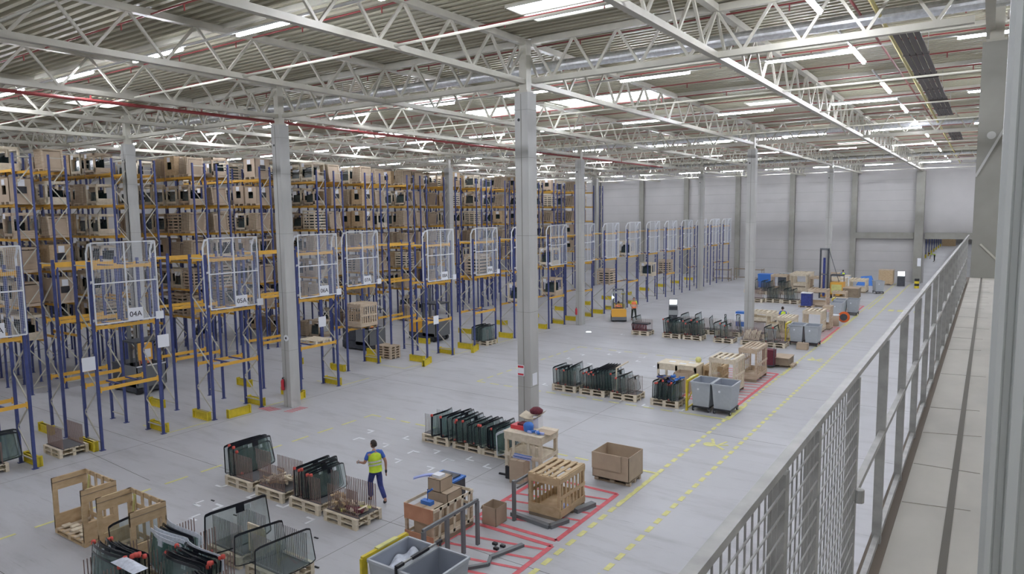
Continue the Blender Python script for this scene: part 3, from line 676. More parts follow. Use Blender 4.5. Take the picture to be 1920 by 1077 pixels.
# ================================================================== GLASS PALLETS, front group
NG = 'glass pallets with rod combs'
g1 = [(-18.55,'glass pallet at the left end of the front line, six windscreens on it'),(-17.05,'glass pallet with rods and brown packing, second in the front line'),(-15.5,'glass pallet loaded with dark windscreens, third in the front line')]
for x, lab in g1: glass_rack(x, 12.68, lab, group=NG)
glass_rack(-13.95, 12.6, 'glass pallet with yellow straps inside, right end of the front line', group=NG)
glass_set(-18.75, 12.7, 6, 'dark edged windscreen leaning on the leftmost front pallet, %s from its left', seed=1, x0=-.42, dx=.085, pads=.8, lean=-.16, yo=.35, scs=(.95,1.05))
glass_set(-15.5, 12.7, 8, 'windscreen standing on the third front pallet, %s from its left', seed=2, x0=-.5, dx=.10, pads=.6, lean=-.12, yo=.3, scs=(.9,1.02))
# packing in the rods
def clutter(name, x, y, z, w, d, h, mats, n, lab, cat, seed=0):
    r = random.Random(seed); b = MB()
    for i in range(n):
        R = Matrix.Rotation(r.uniform(0,pi),3,'Z') @ Matrix.Rotation(r.uniform(-.5,.5),3,'X')
        b.cbox((r.uniform(-w,w)/2, r.uniform(-d,d)/2, r.uniform(.03,h)), (r.uniform(.15,.4), r.uniform(.03,.08), r.uniform(.03,.09)), r.choice(mats), R)
    o = b.obj(name, None, False, (x,y,z)); o['kind'] = 'stuff'; return tag(o, lab, cat)
clutter('packing_scraps', -17.05, 12.7, .31, .9, .5, .3, ['card','woodc','wood2'], 22, 'brown packing scraps between the rods of the second front pallet', 'packing', 1)
clutter('strap_bundle', -13.85, 12.6, .31, .95, .5, .12, ['line','wood2','maroon','card'], 30, 'heap of yellow straps and scraps in the rightmost front pallet', 'straps', 2)
clutter('brown_clips', -14.15, 12.4, .33, .6, .3, .4, ['card','woodc'], 20, 'brown clips hung on rods at the left of the strap pallet', 'clips', 3)
# second line behind, by the nearest column
g2 = [(-16.15,'nearly empty glass pallet with two curved windscreens, left of the middle line'),(-14.72,'middle glass pallet of the line packed with green windscreens'),(-13.45,'glass pallet of windscreens right beside the crate workbench')]
for x, lab in g2: glass_rack(x, 19.08, lab, group=NG, grey=True)
glass_set(-16.15, 19.08, 2, 'large curved windscreen on the nearly empty pallet, %s from its left', seed=5, x0=-.05, dx=.42, pads=.9, kinds=(4,), lean=-.05, scs=(1.0,1.05))
glass_set(-14.72, 19.08, 9, 'green windscreen on the middle line pallet, %s from its left', seed=6, x0=-.6, dx=.14, pads=.3, lean=-.1)
glass_set(-13.45, 19.08, 7, 'windscreen packed beside the crate workbench, %s from its left', seed=7, x0=-.52, dx=.12, pads=.3, kinds=(0,1,4), lean=-.1)
windscreen(-13.0, 18.7, .305, 3, 0, -.1, 'windscreen in pale plastic wrap next to the crate workbench', None, 0, 0, .95)
# line of the second zone
g3 = [(-15.95,5,'second zone'),(-14.5,7,''),(-12.95,4,''),(-11.05,13,'')]
labs3 = ['glass pallet at the left end of the second zone line','second glass pallet of the second zone line','third glass pallet of the second zone line, with a cream frame','densely packed glass pallet left of the grey bins, second zone']
for i, (x, n, _) in enumerate(g3):
    glass_rack(x, 27.95, labs3[i], group=NG, grey=(i == 3))
    glass_set(x, 27.95, n, 'windscreen, %s from the left, on the '+['leftmost','second','third','fourth'][i]+' second zone pallet', seed=20+i, x0=-.5, dx=1.0/max(1,n), pads=.6, yo=.1, lean=(-.1,-.12,-.08,.0)[i])
windscreen(-15.6, 28.15, .305, 0, .1, -.05, 'tall clear windscreen standing at the back of the leftmost second zone pallet', None, 0, 0, 1.15)
for i in range(5): windscreen(-14.2+.12*i, 28.2+.04*i, .305, 0, .05, -.1, 'dark windscreen, '+ORD[i]+' of the high group behind the second zone line', 'high windscreens behind the second zone line', 0, 1, 1.2)
b = MB(); b.bar((0,-.5,0),(0,-.5,1.1),.05,.05,'wood2'); b.bar((0,-.5,1.1),(.05,.6,1.2),.05,.05,'wood2'); o = b.obj('cream_frame', None, False, (-13.3,28.05,.29)); tag(o, 'cream wooden angle frame standing in the third second zone pallet', 'frame')
clutter('bundled_trim', -11.05, 27.95, 1.05, 1.0, .7, .22, ['dark','jean','card','bluep'], 26, 'bundled dark trims on top of the densely packed glass pallet', 'trim parts', 6)
# third zone line
g4 = [(-19.1,'leftmost glass pallet of the third zone, with a dark louvre on it'),(-16.9,'second glass pallet of the third zone line'),(-15.5,'third glass pallet of the third zone line'),(-13.5,'low empty glass pallet of the third zone line'),(-11.8,'glass pallet of the third zone with a stack of wood'),(-10.4,'glass pallet of the third zone beside the grey bins')]
for i, (x, lab) in enumerate(g4):
    glass_rack(x, 43.6, lab, group=NG)
    n = (1,7,6,3,0,2)[i]
    if n: glass_set(x, 43.6, n, 'windscreen, %s from the left, on the '+ORD[i]+' third zone pallet', seed=40+i, x0=-.45, dx=1.0/max(1,n), pads=.4, scs=(1.0,1.25), yo=.2)
for i in range(5):
    windscreen(-17.0+.9*i, 46.1+.1*(i%2), .305, i % 3, .1*i, -.1, 'windscreen standing behind the third zone line, '+ORD[i]+' from the left', 'windscreens behind the third zone line', 0, 0, 1.2)
    if i: glass_rack(-18.3+1.5*i, 46.2, 'glass pallet behind the third zone line, '+ORD[i-1]+' from the left', group='glass pallets behind the third zone line')
b = MB(); [b.bar((-.5+.1*i,-.3,0),(-.5+.1*i,-.45,.45),.05,.03,'maroon') for i in range(11)]; b.box(-.55,.55,-.3,.3,.4,.5,'dark'); o = b.obj('louvre_pack', None, False, (-19.15,43.5,.31)); tag(o, 'dark maroon louvred pack lying on the leftmost third zone pallet', 'pack')
# pallet and glass between the rack ends at left
glass_rack(-26.75, 10.95, 'glass pallet with pale rods standing between rack ends 03A and 04A', rz=0)
glass_rack(-26.9, 8.55, 'glass pallet partly cut off at the far left under the 03A rack end')
for i in range(4): windscreen(-26.55-.1*i, 8.75, .305, i % 3, 0, -.12, 'windscreen under the 03A rack end, '+ORD[i]+' from the right', 'windscreens under the 03A rack end', 1, 0, 1.1)
o = glass_rack(-26.3, 35.3, 'glass pallet with dark windscreens on the floor under the seventh meshed rack end')
for i in range(8): windscreen(-26.75+.12*i, 35.3, .305, i % 3, 0, -.05, 'dark windscreen, '+ORD[i]+' from the left, on the pallet among the rack ends', 'windscreens on the pallet among the rack ends', 0, 0, 1.05)

# ================================================================== FRONT-LEFT CORNER
def window_crate(x, y, lab, L=1.62, D=.86, H=1.48, rz=0, sc=1):
    t = thing('glass_crate', lab, 'crate', (x, y, 0), rz, 'open wooden glass crates'); t.scale = (sc,)*3
    b = MB()
    for yy in (-D/2, 0, D/2-.1): b.box(-L/2,L/2,yy,yy+.1,.10,.13,'woodc').box(-L/2,L/2,yy,yy+.1,0,.02,'woodc')
    for xx in (-L/2,-.07,L/2-.14): b.box(xx,xx+.14,-D/2,D/2,.02,.10,'woodc')
    for i in range(5): b.box(-L/2+.1+i*.3,-L/2+.25+i*.3,-D/2,D/2,.13,.15,'wood')
    for i in range(6): b.box(-L/2+.12+i*.24,-L/2+.3+i*.24,-.32+.1*(i%2),-.12+.1*(i%3),.15,.19,'wood2')
    b.obj('pallet_base', t)
    for i, xx in enumerate((-L/2, L/2-.05)):
        b = MB(); o_ = .22 if i == 0 else .3
        b.box(xx,xx+.05,-D/2,-D/2+.12,.13,H,'woodc').box(xx,xx+.05,D/2-.12,D/2,.13,H,'woodc')
        b.box(xx-.001,xx+.051,-D/2,D/2,H-.34,H,'woodc').box(xx-.001,xx+.051,-D/2,D/2,.13,.13+o_*1.6,'woodc')
        b.box(xx-.01,xx+.06,-D/2,D/2,H-.14,H-.12,'wood_g'); b.obj('end_frame', t)
    b = MB(); y0 = D/2-.03
    for z in (.2, .95, H-.12): b.box(-L/2,L/2,y0,y0+.025,z,z+.12,'woodc')
    for i in range(4): b.box(-L/2+.2+i*.36,-L/2+.31+i*.36,y0-.025,y0,.13,H,'woodc')
    b.bar((-L/2+.1,y0-.03,.6),(-L/2+.3,y0-.03,H-.1),.02,.08,'line'); b.obj('side_slats', t)
    return t
window_crate(-19.2, 8.2, 'large open wooden crate with a windowed end frame, leftmost on the floor')
window_crate(-16.95, 8.25, 'open wooden crate right of the leftmost one, holding a windscreen', H=1.42)
windscreen(-16.9, 8.35, .2, 0, .1, -.25, 'single windscreen leaning inside the second open wooden crate', None, 0, 0, .95)
# close stacks of windscreens, glass stands across the hall here
def cross_stack(x, y, n, lab, seed, dy=.07, kinds=(0,1,2), z=.305, pads=.7, lean=.12, scs=(.95,1.1)):
    r = random.Random(seed)
    for i in range(n): windscreen(x+r.uniform(-.06,.06), y+i*dy, z, r.choice(kinds), -pi/2+r.uniform(-.05,.05), -lean+r.uniform(-.04,.04), lab % ORD[i], lab.replace('%s ','').split(',')[0], (2 if r.random() < pads else 0)+(1 if r.random() < pads*.3 else 0), r.choice((0,1,-1,.4)), r.uniform(*scs))
for x, y, lab in ((-15.15,7.1,'glass pallet at the lower left edge under a stack of windscreens'),(-13.65,7.95,'glass pallet under the right front stack of windscreens'),(-15.1,8.45,'glass pallet behind the left front stack of windscreens'),(-12.2,7.4,'glass pallet at the bottom edge right of the stacks')):
    t = thing('glass_rack', lab, 'rack', (x, y, 0), pi/2, NG); link('pallet', PAL, t); link('pallet', PAL, t, (0,0,.147)); link('rod_comb', COMB, t, (0,-.43,.292)); link('rod_comb', COMB, t, (0,.43,.292))
cross_stack(-15.2, 6.75, 9, 'windscreen with red corner pads, %s in the lower left stack from below', 61)
cross_stack(-15.0, 7.95, 7, 'windscreen, %s in the stack behind the lower left one', 62, kinds=(3,3,3,0), pads=.15)
cross_stack(-13.6, 7.45, 9, 'windscreen, %s from below in the right front stack', 63, pads=.6, kinds=(0,3,1,2))
cross_stack(-12.1, 6.85, 8, 'black edged windscreen, %s from below in the bottom edge stack', 64, pads=.3, kinds=(1,2,0))
b = MB(); b.grid(lambda u, v: (-.45+.9*u, .3*(v-.5), .12*sin(pi*v)*sin(pi*u)), 10, 5, 'film'); o = b.obj('plastic_sheet', None, True, (-14.1, 6.75, 1.22)); tag(o, 'pale plastic wrap at the bottom edge over the lower left stack', 'wrap')
# front right pallets with single large windscreens
glass_rack(-14.75, 9.7, 'glass pallet under the big clear windscreen', group=NG, grey=True)
glass_rack(-13.15, 9.62, 'glass pallet with tall grey rods at the bottom centre', group=NG, grey=True)
windscreen(-14.72, 9.65, .32, 1, -.12, -.06, 'big clear windscreen with thin black edge standing alone on its pallet', None, 4, 1, 1.15)
windscreen(-12.55, 9.35, .32, 2, -.12, -.1, 'windscreen with a broad black edge at the bottom centre', None, 0, 0, 1.12)
windscreen(-13.65, 9.5, .32, 0, -.2, -.1, 'greenish windscreen leaning low between the two front centre pallets', None, 0, 0, .9)
o = link('slatted_board', MB().box(-.3,.3,-.02,.02,0,.05,'wood2').box(-.3,.3,-.02,.02,.65,.7,'wood2').obj('x').data, None, (-13.95, 9.6, .3)); bpy.data.objects.remove(bpy.data.objects['x'])
bb = MB(); bb.box(-.3,.3,-.02,.02,0,.05,'wood2').box(-.3,.3,-.02,.02,.65,.7,'wood2'); [bb.box(-.3+.075*i,-.27+.075*i,-.02,.02,.05,.65,'wood2') for i in range(9)]; o.data = bb.mesh('slatted_board'); tag(o, 'small pale slatted panel standing between the two front centre pallets', 'panel')

# ================================================================== CENTRE: crates, boxes, bins
def bin_unit(x, y, lab, rz=0, fill=None):
    t = thing('tilt_bin', lab, 'bin', (x, y, 0), rz, 'grey wheeled bins')
    b = MB(); o = [(-.41,-.6),(.41,-.6),(.41,.6),(-.41,.6)]; i_ = [(-.33,-.5),(.33,-.5),(.33,.5),(-.33,.5)]
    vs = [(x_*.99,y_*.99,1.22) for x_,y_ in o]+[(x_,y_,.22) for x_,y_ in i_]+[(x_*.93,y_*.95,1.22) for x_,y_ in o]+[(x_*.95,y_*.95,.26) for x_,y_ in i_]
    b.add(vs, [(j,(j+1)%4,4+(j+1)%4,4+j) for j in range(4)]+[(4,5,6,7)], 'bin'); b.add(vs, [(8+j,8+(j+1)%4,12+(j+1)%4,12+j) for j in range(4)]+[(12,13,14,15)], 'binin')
    b.obj('tub', t)
    r = MB(); 
    for j in range(4):
        p, q = o[j], o[(j+1)%4]; r.bar((p[0],p[1],1.22),(q[0],q[1],1.22),.05,.06,'bin')
    r.obj('rim', t); MB().box(-.36,.36,-.55,.55,.16,.22,'black').obj('chassis', t)
    wm = MB().cyl((-.025,0,0),(.025,0,0),.09,'black',12).cyl((-.03,0,0),(.03,0,0),.04,'white',8).mesh('wheel')
    for wx in (-.32,.32):
        for wy in (-.5,.5): link('wheel', wm, t, (wx,wy,.09))
    MB().cyl((-.1,-.588,.95),(-.1,-.575,.95),.045,'paper',12).obj('round_sticker', t)
    if fill: b = MB(); b.grid(lambda u, v: (-.34+.68*u, -.5+1.0*v, .95+.1*sin(7*u+3*v)*cos(9*v)+.12*sin(pi*u)), 16, 20, 'film'); o2 = b.obj('bag_filling', None, True, (x, y, 0)); tag(o2, fill, 'plastic waste')
    return t
bin_unit(-9.75, 10.13, 'grey bin filled with plastic film at the bottom centre', fill='crumpled clear film filling the left of the two bottom bins')
t = bin_unit(-8.88, 10.13, 'empty grey bin beside the film filled one at the bottom')
b = MB(); b.bar((0,-.66,1.33),(0,.66,1.33),.035,.04,'galv').bar((0,-.66,1.33),(0,-.45,1.33),.07,.06,'black').bar((0,-.2,1.33),(0,.3,1.33),.07,.06,'black').bar((0,.55,1.33),(0,.72,1.33),.07,.06,'black').bar((0,-.66,1.33),(0,-.68,.2),.04,.04,'black').bar((0,.68,1.33),(0,.68,.2),.04,.04,'black').bar((0,-.67,.2),(.3,-.55,.2),.04,.04,'black').bar((0,.67,.2),(.3,.55,.2),.04,.04,'black'); b.obj('push_handle', t, False, (-.435,0,0))
def bin_stand(x, y, lab):
    t = thing('bin_stand', lab, 'stand', (x, y, 0), 0, 'yellow bin stands'); b = MB()
    b.bar((0,-.62,0),(0,-.62,1.25),.06,.16,'yellow'); b.bar((0,.62,0),(0,.62,1.25),.06,.16,'yellow'); b.bar((0,-.66,1.25),(0,.66,1.25),.08,.08,'yellow'); b.bar((0,-.62,.1),(0,.62,.1),.05,.05,'yellow'); b.obj('stand_frame', t)
    MB().bar((-.0,-.25,1.3),(0,.35,1.3),.11,.03,'line').obj('grip_pad', t); MB().bar((.0,-.62,.3),(.0,.62,1.1),.03,.05,'yellow').obj('brace', t); return t
bin_stand(-10.26, 10.13, 'yellow steel stand left of the film filled bin')
# long low crate with red plywood end
def box_crate(x, y, w, d, h, lab, endm='ply', rz=0, base=.12):
    t = thing('wooden_crate', lab, 'crate', (x, y, 0), rz, 'open box crates')
    b = MB()
    for xx in (-w/2, w/2-.1): b.box(xx,xx+.1,-d/2,d/2,0,base-.02,'wood_g')
    b.box(-w/2,w/2,-d/2,d/2,base-.02,base,'wood'); b.obj('base', t)
    b = MB()
    for xx in (-w/2,w/2-.07):
        for yy in (-d/2,d/2-.07): b.box(xx,xx+.07,yy,yy+.07,base,h,'wood')
    for z in (h-.08,h*.55,base+.02):
        for xx in (-w/2-.02,w/2): b.box(xx,xx+.02,-d/2,d/2,z,z+.08,'wood2')
        b.box(-w/2,w/2,d/2,d/2+.02,z,z+.08,'wood2')
    for i in range(5): b.bar((w/2+.01,-d/2+.2+i*d/5.5,base),(w/2+.01,-d/2+.28+i*d/5.5,h),.02,.08,'wood2')
    b.obj('slat_frame', t)
    b = MB().box(-w/2,w/2,-d/2-.02,-d/2,h*.6,h,endm).box(-w/2,w/2,-d/2-.02,-d/2,base,h*.28,endm); b.obj('end_board', t)
    return t
box_crate(-11.45, 13.3, .95, 1.6, .98, 'open crate with red plywood ends in front of the worker')
t = thing('corded_tool', 'blue plastic tool with a cord lying in the red ended crate', 'tool', (-11.55,12.95,.86)); MB().box(-.16,.16,-.08,.08,0,.1,'bluep').bar((0,0,.1),(.03,0,.4),.015,.015,'bluep').bar((0,0,.3),(.12,.08,.4),.04,.04,'bluep').obj('tool_body', t)
b = MB(); [b.box(-.25,.25,-.3+.0*i,.3,.02*i,.02*i+.015,'card') for i in range(8)]; o = b.obj('cardboard_box', None, False, (-11.85,13.9,.98)); bpy.data.objects.remove(o)
def carton(x, y, w, d, h, lab, open_=False, z=0, rz=0, mats=('card','card_in')):
    t = thing('cardboard_box', lab, 'box', (x, y, z), rz, 'cardboard boxes'); b = MB()
    b.box(-w/2,-w/2+.01,-d/2,d/2,0,h,mats[0]).box(w/2-.01,w/2,-d/2,d/2,0,h,mats[0]).box(-w/2,w/2,-d/2,-d/2+.01,0,h,mats[0]).box(-w/2,w/2,d/2-.01,d/2,0,h,mats[0]).box(-w/2,w/2,-d/2,d/2,0,.01,mats[1])
    b.obj('walls', t)
    if open_: 
        b = MB(); b.bar((-w/2,0,h),(-w/2-.05,0,h-.12),d,.01,mats[0]); b.obj('flap', t)
    else: MB().box(-w/2,w/2,-d/2,d/2,h-.01,h,mats[0]).obj('lid', t); MB().box(-.03,.03,-d/2,d/2,h,h+.002,'card_in').obj('tape', t)
    return t
carton(-11.5, 12.95, .6, .5, .74, 'cardboard box standing inside the red ended crate under the blue tool', z=.12)
carton(-11.65, 13.75, .7, .6, .86, 'inner cardboard box at the back of the red ended crate', z=.12)
carton(-11.75, 13.7, .42, .5, .33, 'cardboard box with white paper on the red ended crate', z=.98)
MB_ = MB().box(-.13,.13,-.12,.12,0,.08,'paper'); tag(MB_.obj('paper_wad', None, False, (-11.75,13.65,1.31)), 'white paper wad on the cardboard box of the red ended crate', 'paper')
t = thing('tool_crate', 'black and blue crate of tools behind the red ended crate', 'crate', (-12.2,14.55,0)); MB().box(-.4,.4,-.28,.28,0,.9,'dark').obj('case', t); MB().box(-.42,.42,-.3,.3,.9,.95,'bluep').box(-.3,.3,-.2,.2,.95,.99,'dark').obj('lid', t)
b = MB(); b.grid(lambda u, v: (-.55+1.1*u, -.06+.12*v, .12*sin(pi*u)), 10, 2, 'lav'); b.grid(lambda u, v: (-.55+1.1*u, -.06+.12*v, .12*sin(pi*u)-.04), 10, 2, 'lav'); o = b.obj('foam_strip', None, True, (-12.35,14.1,1.0)); o.rotation_euler = (0,0,.5); tag(o, 'curved pale blue foam strip on the tool crate', 'foam strip')
# steel barrier posts
t = thing('steel_barrier', 'grey steel barrier with four posts right of the red ended crate', 'barrier', (-10.2,12.2,0)); b = MB(); b.bar((0,-.95,1.15),(0,1.1,1.15),.06,.07,'greyt'); b.obj('hand_rail', t); pmb = MB().box(-.035,.035,-.05,.05,0,1.12,'greyt').mesh('post'); [link('post', pmb, t, (0,yy,0)) for yy in (-.92,-.1,.5,1.07)]
t = thing('steel_gate', 'grey steel gate frame left of the slatted crate', 'gate', (-10.2,15.25,0)); b = MB(); b.bar((0,-.4,1.05),(0,.55,1.05),.05,.06,'greyt').bar((0,-.2,.86),(0,.3,.86),.03,.04,'greyt'); b.obj('top_bar', t); [link('post', pmb, t, (0,yy,0)) for yy in (-.35,.45)]
b = MB(); b.bar((-10.45,15.15,.05),(-9.15,15.0,.05),.14,.1,'greyt').bar((-9.15,15.0,.05),(-8.95,15.6,.05),.14,.1,'greyt'); tag(b.obj('steel_sill'), 'grey steel sill on the floor under the slatted crate', 'sill')
b = MB(); b.bar((-9.05,16.2,.06),(-8.85,16.9,.06),.18,.12,'greyt'); tag(b.obj('steel_block'), 'grey steel block at the right rear of the slatted crate', 'block')
b = MB(); b.bar((-12.5,17.45,.03),(-11.7,17.5,.03),.06,.05,'black'); tag(b.obj('black_bar'), 'black bar lying on the floor before the workbench', 'bar')
b = MB(); b.bar((-9.85,11.9,.04),(-9.35,12.55,.04),.09,.07,'greyt').bar((-9.35,12.55,.04),(-9.5,12.85,.04),.08,.07,'greyt').bar((-9.5,12.85,.04),(-9.2,13.8,.04),.12,.07,'greyt'); tag(b.obj('bent_steel_profile'), 'bent grey steel profile on the floor near the red lines', 'profile')
for i, (x, y) in enumerate(((-9.83,13.49),(-9.66,13.3),(-9.6,13.5),(-9.7,12.2))): tag(MB().box(-.06,.06,-.04,.04,0,.06,'black').obj('rubber_piece', None, False, (x,y,0)), 'small black rubber piece, '+ORD[i]+' of four by the bent profile', 'rubber piece', 'small black pieces')
for i, (x, y) in enumerate(((-18.35,11.25),(-16.9,11.0),(-13.9,11.3),(-12.7,10.3),(-12.5,9.9))): tag(MB().box(-.07,.07,-.02,.02,0,.02,'black').obj('rubber_strip', None, False, (x,y,0)), 'small dark scrap on the floor, '+ORD[i]+' from the left near the front line', 'scrap', 'dark scraps on the floor')
carton(-10.6, 14.55, .45, .5, .5, 'open cardboard box between barrier and slatted crate', open_=True)
# slatted crate in the red field
def slat_top_crate(x, y, w, d, h, lab, m='wood', text=False, rz=0, base=.1):
    t = thing('slatted_glass_crate', lab, 'crate', (x, y, 0), rz, 'closed slatted crates'); b = MB()
    for yy in (-d/2,0,d/2-.1): b.box(-w/2,w/2,yy,yy+.1,0,base,'wood_g')
    b.box(-w/2,w/2,-d/2,d/2,base,base+.03,m); b.obj('base', t)
    b = MB()
    for xx in (-w/2,w/2-.08):
        for yy in (-d/2,d/2-.08): b.box(xx,xx+.08,yy,yy+.08,base,h,m)
    for xx in (-w/2-.02,w/2): b.box(xx,xx+.02,-d/2,d/2,h-.14,h,m).box(xx,xx+.02,-d/2,d/2,base,base+.2,m).box(xx,xx+.02,-d/2,d/2,h*.5,h*.5+.1,m)
    for i in range(6): b.box(w/2-.03,w/2,-d/2+.12+i*(d-.2)/6,-d/2+.19+i*(d-.2)/6,base,h,m); b.box(-w/2,-w/2+.03,-d/2+.12+i*(d-.2)/6,-d/2+.19+i*(d-.2)/6,base,h,m) 
    for yy in (-d/2-.02,d/2): b.box(-w/2,w/2,yy,yy+.02,h-.2,h,m).box(-w/2,w/2,yy,yy+.02,base,base+.28,m)
    b.obj('side_frame', t)
    b = MB(); n = 5
    for i in range(n): xx = -w/2+i*(w-.12)/(n-1); b.box(xx,xx+.12,-d/2,d/2,h,h+.025,m)
    for yy in (-d/2,-.05,d/2-.1): b.box(-w/2,w/2,yy,yy+.1,h-.03,h,m)
    b.obj('slatted_lid', t); return t
slat_top_crate(-9.6, 16.15, .98, 1.38, 1.18, 'slatted wooden crate standing in the nearest red field', 'woodc')
tag(MB().lathe([(.02,0),(.14,.01),(.15,.06),(.05,.07)], 'lav', 12).obj('blue_oddment', None, True, (-9.35,16.1,.13)), 'pale blue round bowl lying inside the nearest slatted crate', 'oddment')  # kind of object unknown, shaped as a shallow pale blue dish
# large open carton on a pallet
t = thing('pallet_carton', 'large open cardboard carton on a pallet right of the slatted crate', 'carton', (-9.17,19.1,0)); b = MB()
w, d, h = 1.22, 1.02, .92; b.box(-w/2,-w/2+.015,-d/2,d/2,.14,h,'card').box(w/2-.015,w/2,-d/2,d/2,.14,h,'card').box(-w/2,w/2,-d/2,-d/2+.015,.14,h,'card').box(-w/2,w/2,d/2-.015,d/2,.14,h,'card').box(-w/2,w/2,-d/2,d/2,.14,.16,'card_in'); b.obj('carton_walls', t)
MB().box(-w/2-.01,w/2-.25,-d/2-.03,-d/2-.015,.42,h,'card').obj('front_flap', t); link('pallet', PALW, t)
bpy.data.objects['carton_walls'].location.z = .0
# crate workbench
t = thing('crate_workbench', 'workbench made of pale crates in front of the nearest column', 'workbench', (-11.7,18.1,0)); b = MB()
w, d, h = 1.35, 1.0, 1.36
for xx in (-w/2,w/2-.1):
    for yy in (-d/2,d/2-.1): b.box(xx,xx+.1,yy,yy+.1,0,h,'wood2')
for yy in (-d/2-.02,d/2): b.box(-w/2,w/2,yy,yy+.02,h-.22,h,'wood2').box(-w/2,w/2,yy,yy+.02,.62,.74,'wood2')
for xx in (-w/2-.02,w/2): b.box(xx,xx+.02,-d/2,d/2,h-.2,h,'wood2').box(xx,xx+.02,-d/2,d/2,.62,.74,'wood2')
for xx in (-.4,.15,.35): b.box(xx,xx+.1,-d/2,-d/2+.03,.0,h-.2,'wood2')
b.obj('frame', t); MB().box(-w/2-.03,w/2+.03,-d/2-.03,d/2+.03,h,h+.04,'wood2').obj('bench_top', t); MB().box(-w/2+.02,w/2-.02,-d/2+.02,d/2-.02,.68,.70,'wood2').obj('shelf', t)
BZ = 1.40
tag(MB().box(-.3,.3,-.2,.2,0,.12,'redx').box(-.1,.2,-.1,.2,.12,.17,'maroon').obj('red_bag', None, False, (-12.05,18.1,BZ)), 'red bag on the left of the crate workbench', 'bag')
tag(MB().lathe([(.13,0),(.16,.05),(.17,.2),(.12,.27),(.02,.3)], 'bluep', 14).obj('blue_tub', None, True, (-11.7,17.95,BZ)), 'blue plastic tub on the crate workbench', 'tub')
t = thing('tall_carton', 'open carton leaning on the workbench with a maroon bag on it', 'carton', (-11.85,18.4,BZ)); b = MB(); b.grid(lambda u,v: (-.4+.8*u, -.15+.4*v, .35+.12*u*u-.1*sin(pi*u)+.08*v), 8, 3, 'wood2'); b.grid(lambda u,v: (-.4+.8*u, -.15+.4*v, .33+.12*u*u-.1*sin(pi*u)+.08*v), 8, 3, 'wood2'); b.obj('curved_lid', t); MB().box(.1,.3,-.1,.15,0,.38,'paper').obj('white_side', t)
tag(MB().lathe([(.05,0),(.2,.03),(.22,.12),(.12,.2),(.02,.21)], 'maroon', 12).obj('maroon_bag', None, True, (-11.75,18.5,BZ+.42)), 'maroon cloth bag on top of the leaning carton', 'bag')
b = MB(); [b.cbox((.1*i-.15,.05*((i*7)%3)-.05,.04+.02*(i%2)), (.16,.07,.06), ('lav','bluep')[i%2], Matrix.Rotation(i*.8,3,'Z')) for i in range(5)]; o = b.obj('blue_gloves', None, False, (-11.4,17.85,BZ)); tag(o, 'tangle of blue gloves on the crate workbench', 'gloves')
tag(MB().box(-.33,.33,-.28,.28,0,.02,'wood2').box(-.2,.4,-.35,.1,.02,.035,'card').obj('flat_board', None, False, (-11.25,18.2,BZ)), 'flat pale board on the right of the crate workbench', 'board')
carton(-11.6, 17.25, .5, .36, .72, 'tall cardboard box standing under the front of the workbench', rz=.1)
b = MB(); [b.bar((-.3,-.03+.03*i,.0+.03*i),(.35,.03*i-.03,.0+.03*i),.02,.02,('lav','bluep')[i%2]) for i in range(4)]; o = b.obj('blue_strips', None, False, (-11.55,17.3,.74)); tag(o, 'bundle of blue strips on the tall box under the workbench', 'strips')
t = thing('hand_brush', 'dark broom standing beside the tall box at the workbench', 'broom', (-12.05,17.3,0)); MB().bar((0,0,.35),(.08,.1,.95),.03,.03,'wood').obj('handle', t); MB().bar((0,0,0),(.0,0,.4),.16,.08,'black').obj('bristles', t)
# bins of the other zones
for i, (x, y) in enumerate(((-9.5,28.1),(-8.62,28.1),(-9.5,45.2),(-8.62,45.2),(-9.4,59.6),(-8.6,60.2),(-9.3,57.6))):
    bin_unit(x, y, ['left','right','left','right','left','right','front'][i]+' grey bin of the '+['second','second','third','third','fourth','fourth','fourth'][i]+' zone beside the yellow lines')
bin_stand(-10.05, 28.1, 'yellow steel stand left of the second zone bins'); bin_stand(-10.1, 45.3, 'yellow steel stand left of the third zone bins'); bin_stand(-9.95, 59.8, 'yellow steel stand left of the fourth zone bins')
bin_unit(-8.8, 76.8, 'single grey bin near the far wall before the blue tarp', rz=.4)
# second zone crates
t = thing('long_bench', 'long pale wooden bench with papers behind the packed glass pallet', 'bench', (-11.9,31.6,0)); MB().box(-.95,.95,-.55,.55,1.0,1.06,'wood2').obj('bench_top', t); b = MB(); b.box(-.95,.95,-.55,-.5,.75,1.0,'wood2').box(.88,.95,-.5,.5,.3,1.0,'wood2'); [b.box(x,x+.1,y,y+.08,0,1.0,'wood2') for x in (-.95,-.05,.85) for y in (-.55,.47)]; b.obj('bench_frame', t)
for i, (x, y) in enumerate(((-12.3,31.6),(-11.7,31.4),(-11.4,31.8))): tag(MB().box(-.15,.15,-.1,.1,0,.01,'paper').obj('paper_sheet', None, False, (x,y,1.06)), 'white paper on the long bench, '+ORD[i]+' from the left', 'paper', 'papers on the long bench')
carton(-11.3, 30.5, .7, .7, .9, 'open brown carton in front of the long bench', open_=True)
carton(-10.9, 31.6, .5, .6, .5, 'upper brown carton right of the long bench', open_=True, z=.0, rz=.4)
tag(MB().lathe([(.1,0),(.15,.1),(.12,.22),(.02,.26)], 'line', 10).obj('yellow_bag', None, True, (-11.2,32.1,1.06)), 'yellow bag on the right end of the long bench', 'bag')
slat_top_crate(-10.45, 32.4, .9, 1.0, .95, 'brown slatted crate between long bench and windowed crate', 'woodc')
slat_top_crate(-9.65, 31.5, 1.15, 1.5, 1.62, 'pale slatted crate with a window behind the second zone bins', 'wood2', base=.14)
slat_top_crate(-9.35, 34.7, .85, 1.9, 1.6, 'tall pale crate with a round opening, farther in the second zone', 'wood', base=.14)
